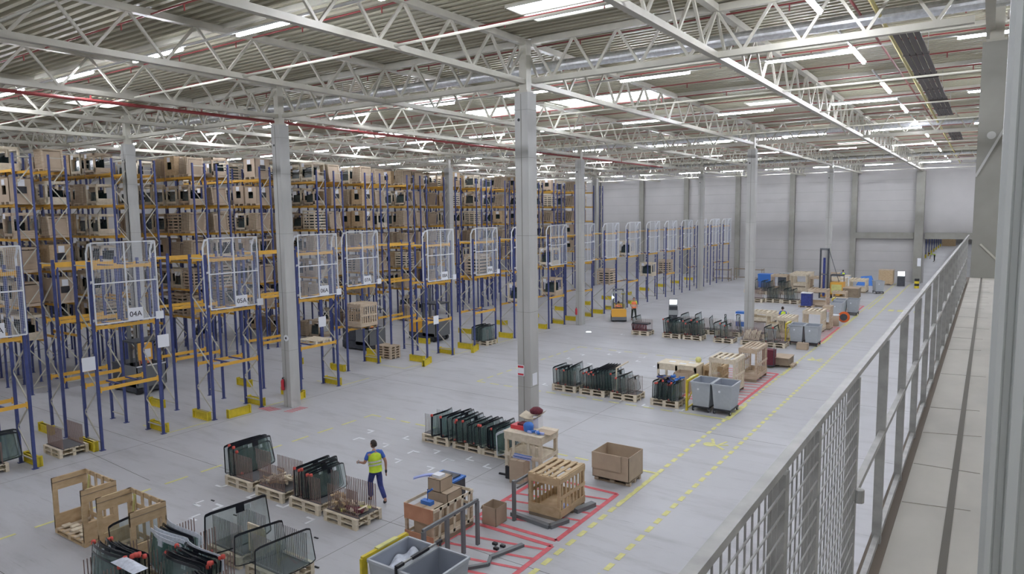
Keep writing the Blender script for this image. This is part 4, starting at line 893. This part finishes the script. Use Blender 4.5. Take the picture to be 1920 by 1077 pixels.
t = thing('hand_cart', 'dark maroon loaded hand cart behind the tall pale crate', 'cart', (-9.3,37.6,0)); MB().box(-.3,.3,-.25,.25,.15,.95,'maroon').obj('load', t); MB().bar((-.3,-.28,.1),(-.3,-.28,1.2),.03,.03,'dark').bar((.3,-.28,.1),(.3,-.28,1.2),.03,.03,'dark').box(-.3,.3,-.3,.25,.1,.15,'dark').obj('cart_frame', t)
t = thing('covered_pallet', 'low covered pallet of cardboard beside the yellow line', 'pallet', (-8.75,38.3,0)); MB().box(-.4,.4,-.6,.6,.12,.5,'wood_g').obj('load', t); MB().box(-.43,.43,-.63,.63,.5,.53,'card').obj('top_sheet', t); link('pallet', PALW, t); 
# third zone
slat_top_crate(-10.55, 47.1, .95, 1.7, 1.4, 'pale slatted crate left of the third zone bins', 'wood2', base=.14)
slat_top_crate(-9.6, 50.6, 1.2, 1.6, 1.45, 'pale slatted crate behind the third zone bins', 'wood2'); slat_top_crate(-9.0, 52.0, .5, 1.0, 1.6, 'narrow pale crate next to the round carton', 'wood')
carton(-8.86, 43.5, .62, .45, .38, 'low brown carton in front of the third zone bins')
t = thing('round_carton', 'round brown carton drum with a pale lid', 'drum', (-8.85,53.6,0)); MB().lathe([(.32,0),(.32,.75)], 'card', 18).obj('drum_body', t, True); MB().lathe([(.35,.75),(.35,.8)], 'paper', 18).obj('lid', t)
t = thing('orange_reel', 'orange round reel standing near the round carton', 'reel', (-8.5,55.4,0)); MB().cyl((-.06,.0,.42),(.06,0,.42),.4,'disc',22).cyl((-.16,0,.42),(.16,0,.42),.25,'dark',16).obj('reel_disc', t); t.rotation_euler = (0,0,pi/2)
t = thing('blue_cabinet', 'small blue cabinet left of the wood stack, third zone', 'cabinet', (-14.4,50.4,0)); MB().box(-.4,.4,-.3,.3,0,1.05,'bluep').obj('body', t); MB().box(-.42,.2,-.35,-.3,.35,.9,'paper').obj('door', t)
b = MB(); [b.bar((-.45+.09*i,-.3,0),(-.4+.09*i,.1,.5+.04*(i%4)),.06,.04,'wood2') for i in range(11)]; o = b.obj('wood_stack', None, False, (-11.85,43.7,.31)); tag(o, 'stack of pale wooden slats on the fifth third zone pallet', 'wood')
slat_top_crate(-12.0, 50.5, 1.3, 1.0, 1.1, 'pale slatted crate at the foot of the third zone column', 'wood2'); slat_top_crate(-13.6, 53.2, 1.5, 1.2, .8, 'low pale crate behind the blue cabinet', 'wood2')
t = thing('monitor_stand', 'workstation with a lit screen behind the third zone glass', 'workstation', (-19.3,49.6,0)); MB().box(-.3,.3,-.3,.3,0,1.25,'dark').obj('cabinet', t); MB().box(-.3,.3,-.04,.04,1.3,1.75,'dark').obj('monitor', t); MB().box(-.27,.27,-.05,-.04,1.34,1.71,'screen').obj('screen', t); MB().box(-.35,.35,-.35,-.3,.6,.95,'trim').obj('drawer', t); t.rotation_euler = (0,0,.45)
t = thing('monitor_stand', 'workstation with a lit screen by the gateway pillar', 'workstation', (-7.6,85.2,0)); MB().box(-.35,.35,-.3,.3,0,1.0,'dark').obj('cabinet', t); MB().box(-.35,.35,-.04,.04,1.05,1.6,'dark').obj('monitor', t); MB().box(-.33,.33,-.05,-.04,1.08,1.57,'screen').obj('screen', t)
# rear zones
rk = random.Random(5)
rear = [(-17.3,64.6),(-15.8,65.2),(-14.3,65),(-19.6,72),(-17.9,71.2),(-16.4,71.8)]
for i, (x, y) in enumerate(rear):
    glass_rack(x, y, 'glass pallet in the rear zone, '+ORD[i]+' counted from the front left', group='glass pallets of the rear zones', scale=1.15)
    if i > 0:
        for j in range(4): windscreen(x-.4+.25*j, y, .35, j % 3, 0, -.08, 'windscreen, '+ORD[j]+' from the left, on the '+ORD[i]+' rear zone pallet', 'windscreens of the rear zones', 0, 0, 1.2)
for i, (x, y, w, d, h) in enumerate(((-17.5,74.5,1.6,1.4,1.7),(-15.6,74.2,1.6,1.4,1.9),(-14.0,75,1.4,1.4,1.6),(-12.2,75.5,1.5,1.4,1.5),(-11.9,64.3,1.5,1.5,1.45),(-10.6,77.3,1.5,2,1.3),(-13.5,79,1.6,1.4,1.7),(-16.4,80,1.8,1.6,1.6),(-10.9,68.5,1.1,1.1,.9))):
    slat_top_crate(x, y, w, d, h, ['large slatted crate at the left of the rear crate row, beside the blue container','tall slatted crate, second from the left in the rear crate row','slatted crate, third from the left in the rear crate row','slatted crate, fourth from the left in the rear crate row','wide slatted crate next to the navy wrapped load','long slatted crate left of the single far grey bin','slatted crate behind the rear crate row near the white sacks','large slatted crate farthest left behind the rear crate row','small slatted crate right of the tall lift truck'][i], 'wood2' if i % 2 else 'wood', base=.14)
for i, (x, y, w, d, h, m) in enumerate(((-19.4,76.5,1.5,1.2,1.5,'bluep'),(-12.6,63.0,.8,.8,1.2,'jean'),(-10.3,71.0,1.3,1.6,1.0,'wood_g'),(-9.1,86,1.4,1.2,1.6,'woodc'),(-18.2,79.5,1.2,1.2,1.4,'dark'),(-12.6,81.5,1.1,1.1,1.2,'paper'),(-9.9,62.6,.9,.9,.9,'paper'))):
    t = thing(['blue_container','wrapped_load','dark_chest','brown_pallet_load','dark_load','white_sack_pile','white_sack_pile'][i], ['bright blue container behind the slim second column','navy wrapped load on a pale frame in the rear zone','dark lidded chest behind the fourth zone bins','brown stacked load left of the far workstation','dark load left of the rear crates','white sacks among the rear crates','white sacks behind the fourth zone bins'][i], 'load', (x, y, 0)); MB().box(-w/2,w/2,-d/2,d/2,.14,h,m).obj('load_body', t); MB().box(-w/2-.03,w/2+.03,-d/2-.03,d/2+.03,h,h+.06,{'bluep':'bluep','jean':'white','wood_g':'card','woodc':'wood','dark':'trim','paper':'wood2'}[m]).obj('cover', t); link('pallet', PALW, t)
b = MB(); b.add([(-.9,-.6,0),(.9,-.6,0),(.9,.6,0),(-.9,.6,0),(-.5,-.1,.95),(.5,.1,1.05)], [(0,1,5,4),(1,2,5),(2,3,4,5),(3,0,4),(0,3,2,1)], 'bluep'); tag(b.obj('blue_tarp', None, False, (-10.9,84.6,0)), 'blue tarp heap before the far wall', 'tarp')
t = thing('bollard', 'yellow and black bollard at the foot of the gateway pillar', 'bollard', (-6.0,83.4,0)); b = MB(); [b.cyl((0,0,.25*i),(0,0,.25*i+.25),.22,('yellow','black')[i%2],12) for i in range(4)]; b.obj('post', t)
for i, (x, y) in enumerate(((-26.0,82.5),(-24.3,84.8),(-22.6,84))):
    t = thing('steel_stillage', 'dark empty steel stillage near the far wall, '+ORD[i]+' from the left', 'stillage', (x,y,0), 0, 'steel stillages at the far wall'); b = MB(); [b.box(a,a+.06,c,c+.06,0,1.5,'wood_g') for a in (-.9,.84) for c in (-.5,.44)]; [b.box(-.9,.9,c,c+.05,z,z+.06,'wood_g') for c in (-.5,.45) for z in (.3,1.3)]; [b.box(a,a+.05,-.5,.5,z,z+.06,'wood_g') for a in (-.9,.85) for z in (.3,1.3)]; b.obj('frame', t)
# next hall
for i in range(9):
    t = thing('annex_rack_frame', 'blue rack upright in the next hall, '+ORD[i]+' from the gateway', 'rack', (-8.7, 122+7*i, 0), 0, 'rack uprights of the next hall'); f = link('upright_frame', END_F, t); MB().box(-.1,.1,-.3,.3,0,.6,'yellow').obj('foot_guard', t)
t = thing('slatted_load', 'brown slatted load far away in the next hall', 'load', (-7.3,182,0)); b = MB(); [b.box(-1.3,1.3,-.5,.5,.3*i+.05,.3*i+.25,'woodc') for i in range(9)]; b.box(-1.2,1.2,-.4,.4,0,2.7,'woodc'); b.obj('slats', t)
# racks' odds and ends seen low on the left
slat_top_crate(-27.7, 26.2, 1.1, 1.2, 1.3, 'open framed crate on the lowest beams of the set back rack', 'wood').location.z = 2.27
o = pallet(-26.4, 21.9, 'pale pallet with rods on the lowest beams of the 06A rack end', z=2.27)
for i in range(5):
    o = pallet(-28.6, 29.0, 'brown pallet, '+ORD[i]+' from below in the stack behind the set back rack', z=.15*i, group='stack of brown pallets among the rack ends', me=PALW)
for i, (k, z) in enumerate(((5,4.47),(7,2.27),(7,4.47),(9,2.27),(10,4.47),(11,2.27),(12,2.27),(6,2.27))):
    o = link('framed_crate' if i % 3 else 'slatted_crate', CR_['framed_crate'][i%5] if i % 3 else CR_['slatted_crate'][0], None, (-26.35, ec(k)+.3*(i%2), z)); tag(o, ('framed' if i % 3 else 'slatted')+' crate on the '+('lowest' if z < 3 else 'middle')+' beams of the '+ORD[k+1]+' meshed rack end', 'crate', 'crates on the rack ends')
# ================================================================== PEOPLE
def skin(name, verts, edges, radii, m, parent, sub=2):
    me = bpy.data.meshes.new(name); me.from_pydata(verts, edges, []); me.materials.append(M[m])
    o = link(name, me, parent); md = o.modifiers.new('skin', 'SKIN'); md.use_smooth_shade = True
    if not me.skin_vertices: me.attributes.new('skin', 'FLOAT', 'POINT') if 0 else None
    return o, me, md
def skin_obj(name, J, E_, m, parent, sub=1):
    """J: {joint:(x,y,z,r)}"""
    keys = list(J); verts = [J[k][:3] for k in keys]; edges = [(keys.index(a), keys.index(b)) for a, b in E_]
    me = bpy.data.meshes.new(name); me.from_pydata(verts, edges, []); me.materials.append(M[m]); o = link(name, me, parent)
    md = o.modifiers.new('skin', 'SKIN'); md.use_smooth_shade = True
    sv = me.skin_vertices[0].data if me.skin_vertices else None
    for i, k in enumerate(keys):
        rr_ = J[k][3]; sv[i].radius = rr_ if isinstance(rr_, tuple) else (rr_, rr_)
    sv[0].use_root = True
    s = o.modifiers.new('sub', 'SUBSURF'); s.levels = sub; s.render_levels = sub
    return o
def hand_J(pre, w, d, side, J, E_, n=5):
    """fingers fan out of the palm; d: unit direction from wrist, side: unit across"""
    w = Vector(w); d = Vector(d).normalized(); sd = Vector(side).normalized(); palm = w+d*.07
    J[pre+'palm'] = (*palm, (.024,.034)); E_.append((pre+'wrist', pre+'palm'))
    for i in range(4):
        b0 = palm+d*.035+sd*(.027-.018*i); L = (.065,.075,.07,.055)[i]; down = Vector((0,0,-.012))
        J['%sf%da' % (pre,i)] = (*b0, .010); J['%sf%db' % (pre,i)] = (*(b0+d*L*.55+down), .009); J['%sf%dc' % (pre,i)] = (*(b0+d*L+down*2.5), .007)
        E_ += [(pre+'palm','%sf%da' % (pre,i)),('%sf%da' % (pre,i),'%sf%db' % (pre,i)),('%sf%db' % (pre,i),'%sf%dc' % (pre,i))]
    t0 = w+d*.035+sd*.035; J[pre+'t1'] = (*t0, .012); J[pre+'t2'] = (*(t0+d*.035+sd*.025), .009); E_ += [(pre+'palm',pre+'t1'),(pre+'t1',pre+'t2')]
def head(parent, c, face, hairm='hair', skinm='skin', cap=None):
    """c: head centre; face: yaw of facing direction (x axis of head = facing)"""
    h = link('head', None, parent) if 0 else None
    b = MB(); n = 16; prof = []
    def P(u, v):
        th = 2*pi*u; ph = pi*v; r = sin(ph); x = cos(th)*r; y = sin(th)*r; z = cos(ph)
        X = x*.098*(1.0 if x < 0 else 1.0); Y = y*.076*(1-.12*max(0,-z)); Z = z*.118
        if z < -.2 and x > 0: X *= .92
        if z < -.5: X += .02; Y *= .9
        # nose, brow, mouth
        if x > .75 and abs(y) < .25 and -.35 < z < .15: X += .018*(1-abs(y)/.25)
        if x > .7 and .15 < z < .3: X += .004
        return (X, Y, Z)
    b.grid(P, 28, 20, skinm)
    o = b.obj('head', parent, True, c); o.rotation_euler = (0,0,face)
    e = MB(); 
    for s in (-1,1): e.lathe([(.001,-.011),(.009,-.006),(.011,0),(.009,.006),(.001,.011)], 'paper', 8, (.084,s*.032,.012)); e.box(.092,.097,s*.032-.004,s*.032+.004,.008,.017,'black')
    e.obj('eye', o)['kind'] = 'stuff'
    MB().box(.080,.090,-.022,.022,-.062,-.054,'redx').obj('mouth', o)
    for s in (-1,1): MB().lathe([(.001,-.03),(.014,-.02),(.018,0),(.016,.02),(.001,.03)], skinm, 8, (0,s*.078,0)).obj('ear', o, True)
    hb = MB()
    def Q(u, v):
        th = 2*pi*u; ph = pi*.62*v; r = sin(ph); x = cos(th)*r; y = sin(th)*r; z = cos(ph)
        if x > .3 and v > .5: z = cos(pi*.31); r = sin(pi*.31); x, y = cos(th)*r, sin(th)*r
        return (x*.108-.004, y*.086, z*.127+.006)
    hb.grid(Q, 24, 10, hairm if not cap else cap); hb.obj('hair' if not cap else 'cap', o, True)
    return o
def loft(name, rings, m, parent):
    b = MB(); n = 24; vs = []
    for (c, ry, rx) in rings:
        vs += [(c[0]+cos(2*pi*i/n)*rx, c[1]+(abs(sin(2*pi*i/n))**.85)*(1 if sin(2*pi*i/n) > 0 else -1)*ry, c[2]) for i in range(n)]
    b.add(vs, [(j*n+i, j*n+(i+1)%n, (j+1)*n+(i+1)%n, (j+1)*n+i) for j in range(len(rings)-1) for i in range(n)], m)
    return b.obj(name, parent, True)
def person(lab, loc, rz, pose, shirt='shirt', trousers='jean', vest='vest', cap=None, gl=('glove','gloveb'), sc=1.0, group=None, feet='black'):
    t = thing('person', lab, 'person', loc, rz, group); t.scale = (sc,)*3
    P = dict(pel=(0,0,.93), waist=(0,0,1.06), chest=(.02,0,1.30), neck=(.02,0,1.46), headb=(.035,0,1.53), hd=(.045,0,1.63),
             lsh=(.0,.185,1.40), rsh=(.0,-.185,1.40), lel=(-.03,.25,1.13), rel=(-.03,-.25,1.13), lwr=(.05,.27,.90), rwr=(.05,-.27,.90),
             lhip=(0,.09,.90), rhip=(0,-.09,.90), lkn=(.02,.10,.50), rkn=(.02,-.10,.50), lan=(0,.10,.09), ran=(0,-.10,.09), lto=(.16,.11,.035), rto=(.16,-.11,.035), face=0.0)
    P.update(pose)
    R = dict(pel=(.14,.105), waist=(.14,.10), chest=(.165,.11), neck=.055, headb=.05, lsh=.062, rsh=.062, lel=.045, rel=.045, lwr=.030, rwr=.030, lhip=.09, rhip=.09, lkn=.062, rkn=.062, lan=.043, ran=.043, lto=.035, rto=.035)
    J = {k: (*P[k], R[k]) for k in R}
    E_ = [('pel','waist'),('waist','chest'),('chest','neck'),('neck','headb'),('chest','lsh'),('chest','rsh'),('lsh','lel'),('rsh','rel'),('lel','lwr'),('rel','rwr'),('pel','lhip'),('pel','rhip'),('lhip','lkn'),('rhip','rkn'),('lkn','lan'),('rkn','ran'),('lan','lto'),('ran','rto')]
    for s in ('l','r'):
        J[s+'wrist'] = (*(Vector(P[s+'wr'])*.999), .026); E_.append((s+'wr', s+'wrist')) ; J[s+'wrist'] = (*(Vector(P[s+'wr'])+(Vector(P[s+'wr'])-Vector(P[s+'el'])).normalized()*.015), .026)
        d = (Vector(P[s+'wr'])-Vector(P[s+'el'])).normalized(); side = Vector((1,0,0)) if abs(d.x) < .6 else Vector((0,0,1)); side = (side-d*side.dot(d)).normalized()
        hand_J(s, J[s+'wrist'][:3], d, side, J, E_)
    skin_obj('body', J, E_, 'skin', t)
    def sub(keys, grow, ed, name, m, extra=None):
        JJ = {}
        for k in keys:
            r = R[k]; g = grow; JJ[k] = (*P[k], (r[0]+g, r[1]+g) if isinstance(r, tuple) else r+g)
        if extra: JJ.update(extra)
        return skin_obj(name, JJ, ed, m, t)
    mid = lambda a, b, f: tuple(Vector(P[a]).lerp(Vector(P[b]), f))
    sub(['pel','waist','lhip','rhip','lkn','rkn'], .018, [('pel','waist'),('pel','lhip'),('pel','rhip'),('lhip','lkn'),('rhip','rkn'),('lkn','la'),('rkn','ra')], 'trousers', trousers, {'la': (*mid('lkn','lan',.93), .068), 'ra': (*mid('rkn','ran',.93), .068)})
    sub(['waist','chest','lsh','rsh'], .014, [('waist','chest'),('chest','lsh'),('chest','rsh'),('lsh','le'),('rsh','re'),('chest','nk')], 'shirt', shirt, {'le': (*mid('lsh','lel',.75), .064), 're': (*mid('rsh','rel',.75), .064), 'nk': (*mid('chest','neck',.8), .075)})
    loft('shirt_body', [(P['pel'],.165,.128),(P['waist'],.162,.124),(P['chest'],.185,.128),(mid('chest','neck',.45),.188,.112),(mid('chest','neck',.75),.14,.09),(mid('chest','neck',.95),.075,.07)], shirt, t)
    if vest:
        loft('hi_vis_vest', [(tuple(Vector(P['pel']).lerp(Vector(P['waist']),-.1)), .185,.150),(P['pel'],.183,.148),(P['waist'],.178,.140),(mid('waist','chest',.5),.186,.140),(P['chest'],.205,.15),(mid('chest','neck',.45),.206,.13),(mid('chest','neck',.72),.165,.10),(mid('chest','neck',.9),.09,.08)], vest, t)
        ax = (Vector(P['chest'])-Vector(P['waist'])).normalized(); q = Vector((0,0,1)).rotation_difference(ax).to_matrix()
        for nm, f in (('reflective_band',.15),('reflective_band',.5)):
            b = MB(); n = 20; ws = .197; ds = .152; 
            vs = [q @ Vector((cos(2*pi*i/n)*ds, sin(2*pi*i/n)*ws, z))+Vector(mid('waist','chest',f)) for z in (-.025,.025) for i in range(n)]
            b.add(vs, [(i,(i+1)%n,n+(i+1)%n,n+i) for i in range(n)], 'veststripe'); b.obj(nm, t)
    for s in ('l','r'):
        a, c = Vector(P[s+'an']), Vector(P[s+'to']); skin_obj('shoe', {'a': (*a, .055), 'b': (*a.lerp(c,.5), .05), 'c': (*c, .043)}, [('a','b'),('b','c')], feet, t)
        if gl:
            wv = Vector(P[s+'wr']); d = (wv-Vector(P[s+'el'])).normalized(); skin_obj('glove', {'a': (*(wv-d*.0), .036), 'b': (*(wv+d*.075), (.033,.042)), 'c': (*(wv+d*.12+Vector((0,0,-.01))), .028)}, [('a','b'),('b','c')], gl[0] if s == 'l' else gl[1], t)
    head(t, P['hd'], P['face'], cap=cap)
    return t
# walking man in the yellow vest: walks to the viewer's left, seen from behind
walk = dict(pel=(0,0,.92), chest=(.05,0,1.30), waist=(.015,0,1.06), neck=(.06,0,1.46), headb=(.075,0,1.53), hd=(.09,.0,1.635), face=.35,
    lsh=(.05,.19,1.41), rsh=(.03,-.19,1.41), lel=(.10,.27,1.16), lwr=(.34,.30,1.12), rel=(-.10,-.26,1.15), rwr=(-.04,-.29,.90),
    lkn=(.20,.09,.52), lan=(.16,.09,.09), lto=(.31,.10,.035), rkn=(-.05,-.10,.50), ran=(-.36,-.10,.16), rto=(-.24,-.11,.045))
# facing direction: towards -X and slightly forward
person('walking worker in a yellow vest, blue shirt and navy trousers behind the front line', (-14.2,13.75,0), pi*.89, walk, sc=1.04, gl=('glove','gloveb'))
stand2 = dict(lel=(.05,.24,1.15), lwr=(.22,.20,1.02), rel=(.0,-.26,1.15), rwr=(.18,-.2,1.0), lkn=(.03,.13,.5), rkn=(.03,-.13,.5), lan=(-.02,.17,.09), ran=(.05,-.17,.09), lto=(.13,.2,.035), rto=(.2,-.2,.035))
person('worker in an orange vest and dark trousers standing right of the yellow forklift', (-22.3,49.2,0), -pi*.3, stand2, shirt='vest', trousers='darktr', vest='orangev', gl=None)
sit = dict(pel=(0,0,.50), waist=(-.02,0,.66), chest=(.03,0,.92), neck=(.05,0,1.08), headb=(.07,0,1.15), hd=(.09,0,1.25), lsh=(.02,.19,1.03), rsh=(.02,-.19,1.03), lel=(.1,.25,.78), rel=(.1,-.25,.78), lwr=(.34,.18,.82), rwr=(.34,-.18,.82),
    lhip=(.02,.1,.48), rhip=(.02,-.1,.48), lkn=(.42,.13,.52), rkn=(.42,-.13,.52), lan=(.42,.13,.12), ran=(.42,-.13,.12), lto=(.56,.14,.05), rto=(.56,-.14,.05))
bend = dict(waist=(.1,0,1.0), chest=(.35,0,1.12), neck=(.5,0,1.12), headb=(.56,0,1.1), hd=(.66,0,1.06), lsh=(.4,.19,1.08), rsh=(.4,-.19,1.08), lel=(.45,.22,.82), rel=(.45,-.22,.82), lwr=(.5,.15,.58), rwr=(.5,-.15,.58), face=0.)
person('worker in a yellow vest bending forward in the next hall', (-6.9,127,0), pi, bend, shirt='vest', trousers='black', gl=None, sc=1.15)
person('worker in a yellow vest half hidden behind the third zone crates', (-11.3,50.2-1.2,0), 2.2, {}, trousers='darktr', gl=None)
person('worker in a yellow vest among the rear zone crates', (-12.9,82.6,0), 2.0, {}, trousers='darktr', gl=None)
# ================================================================== TRUCKS
def forklift(x, y, rz, lab, body='amber', z=0):
    t = thing('forklift', lab, 'forklift', (x, y, z), rz)
    b = MB(); b.prism([(-1.0,-.55),(.55,-.55),(.55,.55),(-1.0,.55)], .12, .38, 'greyt'); b.box(-1.0,-.45,-.55,.55,.38,.95,body); b.box(-.45,.55,-.55,-.38,.38,.72,body).box(-.45,.55,.38,.55,.38,.72,body).box(.35,.55,-.38,.38,.38,.9,'dark'); b.obj('body', t)
    MB().box(-.42,-.05,-.25,.25,.38,.55,'dark').box(-.45,-.33,-.25,.25,.5,1.05,'dark').obj('seat', t)
    b = MB()
    for yy in (-.5,.5): b.bar((-.85,yy,.95),(-.6,yy,2.15),.07,.07,'trim'); b.bar((.5,yy,.7),(.35,yy,2.15),.07,.07,'trim'); b.bar((-.65,yy,2.15),(.4,yy,2.15),.08,.08,'trim')
    for i in range(7): b.bar((-.62+.16*i,-.5,2.16),(-.62+.16*i,.5,2.16),.04,.04,'trim')
    b.obj('overhead_guard', t)
    b = MB(); [b.box(.62,.74,yy,yy+.1,.1,2.35,'greyt') for yy in (-.42,.32)]; b.box(.62,.7,-.42,.42,2.25,2.35,'greyt').box(.62,.7,-.42,.42,1.2,1.28,'greyt'); b.obj('mast', t)
    MB().box(.78,1.75,-.32,-.2,.06,.11,'dark').box(.78,1.75,.2,.32,.06,.11,'dark').box(.74,.8,-.45,.45,.06,.5,'dark').obj('forks', t)
    wm = MB().cyl((0,-.09,0),(0,.09,0),.22,'black',16).cyl((0,-.1,0),(0,.1,0),.1,'trim',10).mesh('wheel'); [link('wheel', wm, t, (xx,yy,.22)) for xx in (-.7,.45) for yy in (-.48,.48)]
    MB().cyl((-.7,.45,1.85),(-.78,.45,1.85),.06,'glow',10).obj('blue_work_lamp', t); MB().cyl((.15,0,.85),(.05,0,1.0),.14,'black',14).obj('steering_wheel', t)
    return t
ft = forklift(-23.3, 48.6, radians(118), 'yellow and grey forklift with a seated driver beside the column')
pd = person('driver in an orange shirt seated in the yellow forklift', (-23.3,48.6,.12), radians(118), sit, shirt='orangev', vest=None, trousers='darktr', gl=None); pd.location = Vector((-23.3,48.6,.10))-Vector((cos(radians(118)),sin(radians(118)),0))*.12
tag(MB().cyl((0,0,0),(0,0,.004),.16,'glow',16).obj('light_spot', None, False, (-22.7,42.6,.002)), 'bluish light spot on the floor before the forklift', 'light spot'); bpy.data.objects['light_spot'].active_material if 0 else None  # glowing disc stands in for lamp light falling on the floor
# reach truck with the tall mast in the rear zone
t = thing('reach_truck', 'reach truck with a tall dark mast and yellow body in the rear zone', 'forklift', (-12.6,70.2,0)); b = MB()
[b.box(xx,xx+.12,-.1,.12,0,4.6,'dark') for xx in (-.4,.28)]; b.box(-.4,.4,-.1,.1,4.5,4.7,'greyt').box(-.4,.4,-.1,.1,2.2,2.3,'greyt'); b.box(-.1,.1,-.05,.05,.2,3.8,'jean'); b.obj('mast', t)
MB().box(.5,1.6,.3,1.6,.25,1.5,'amber').box(.6,1.5,.29,.3,.5,1.3,'line').box(-.3,.5,.12,.5,.1,.3,'amber').obj('body', t); MB().bar((.3,.3,4.6),(1.2,.7,1.5),.04,.04,'dark').bar((.3,.3,4.6),(1.0,.6,2.2),.04,.04,'dark').obj('hydraulic_hose', t); MB().box(.5,1.55,.35,1.5,2.1,2.2,'dark').bar((.55,.4,1.4),(.55,.4,2.1),.05,.05,'dark').bar((1.5,1.4,1.4),(1.5,1.4,2.1),.05,.05,'dark').obj('roof_guard', t)
wm = MB().cyl((0,-.1,0),(0,.1,0),.2,'black',14).mesh('wheel'); [link('wheel', wm, t, p_) for p_ in ((.6,.4,.2),(1.5,.4,.2),(1.2,1.5,.2))]
# narrow aisle trucks among the racks
def aisle_truck(x, y, rz, lab, m='dark', z=0):
    t = thing('narrow_aisle_truck', lab, 'forklift', (x, y, z), rz); b = MB(); b.box(-1.6,.6,-.7,.7,.1,.55,'dark').box(-1.6,-.5,-.65,.65,.55,1.35,m); b.obj('body', t)
    b = MB(); b.box(-.4,.75,-.7,.7,.35,.45,'greyt').box(-.4,.75,-.7,-.66,.45,1.35,'greyt').box(-.4,.75,.66,.7,.45,1.35,'greyt').box(.71,.75,-.7,.7,.45,1.35,'greyt'); b.bar((.75,-.7,1.35),(.75,.7,1.35),.05,.05,'white'); b.obj('cabin', t)
    b = MB(); [b.bar((xx,yy,.45),(xx,yy,2.5),.06,.06,'dark') for xx in (-.38,.7) for yy in (-.66,.66)]; b.box(-.4,.75,-.7,.7,2.45,2.52,'dark'); b.obj('cabin_guard', t)
    MB().box(-.62,-.5,-.35,-.2,.5,3.4,'greyt').box(-.62,-.5,.2,.35,.5,3.4,'greyt').obj('mast', t)
    [link('wheel', wm, t, p_) for p_ in ((-1.3,.6,.2),(-1.3,-.6,.2),(.5,.55,.2),(.5,-.55,.2))]; return t
aisle_truck(-33.2, 17.2, 0, 'dark narrow aisle truck with a driver behind the 04A rack end')
dr = person('driver in an orange vest in the dark truck behind the 04A rack end', (-33.0,17.2,.45), 0, {}, shirt='orangev', vest='orangev', trousers='darktr', gl=None)
aisle_truck(-30.0, 34.75, 0, 'yellow narrow aisle truck behind the seventh meshed rack end', 'amber')
t = thing('control_box', 'yellow control box with a lit orange lamp on a post behind 04A', 'control box', (-31.2,16.3,1.9)); MB().box(-.15,.15,-.25,.25,0,.75,'amber').box(.15,.16,-.17,.17,.12,.5,'paper').obj('case', t); MB().box(-.04,.04,-.04,.04,-1.9,0,'greyt').obj('post', t)
aisle_truck(-31.5, 30.3, 0, 'dark narrow aisle truck near the set back rack, with a driver')
person('driver in an orange vest in the truck near the set back rack', (-31.3,30.3,.45), .3, {}, shirt='orangev', vest='orangev', trousers='darktr', gl=None)
# ================================================================== LIGHT
w = bpy.data.worlds.new('world'); SC.world = w; w.use_nodes = True
w.node_tree.nodes['Background'].inputs[0].default_value = (.8,.85,.9,1); w.node_tree.nodes['Background'].inputs[1].default_value = .3
M['tube'].node_tree.nodes['Principled BSDF'].inputs['Emission Strength'].default_value = 150
M['sky'].node_tree.nodes['Principled BSDF'].inputs['Emission Strength'].default_value = 4
SC.view_settings.view_transform = 'Standard'; SC.view_settings.look = 'None'; SC.view_settings.gamma = 1; SC.view_settings.exposure = 0; SC.view_settings.use_curve_mapping = False
SC.cycles.max_bounces = 8; SC.cycles.diffuse_bounces = 5; SC.cycles.transparent_max_bounces = 24; SC.cycles.sample_clamp_indirect = 6
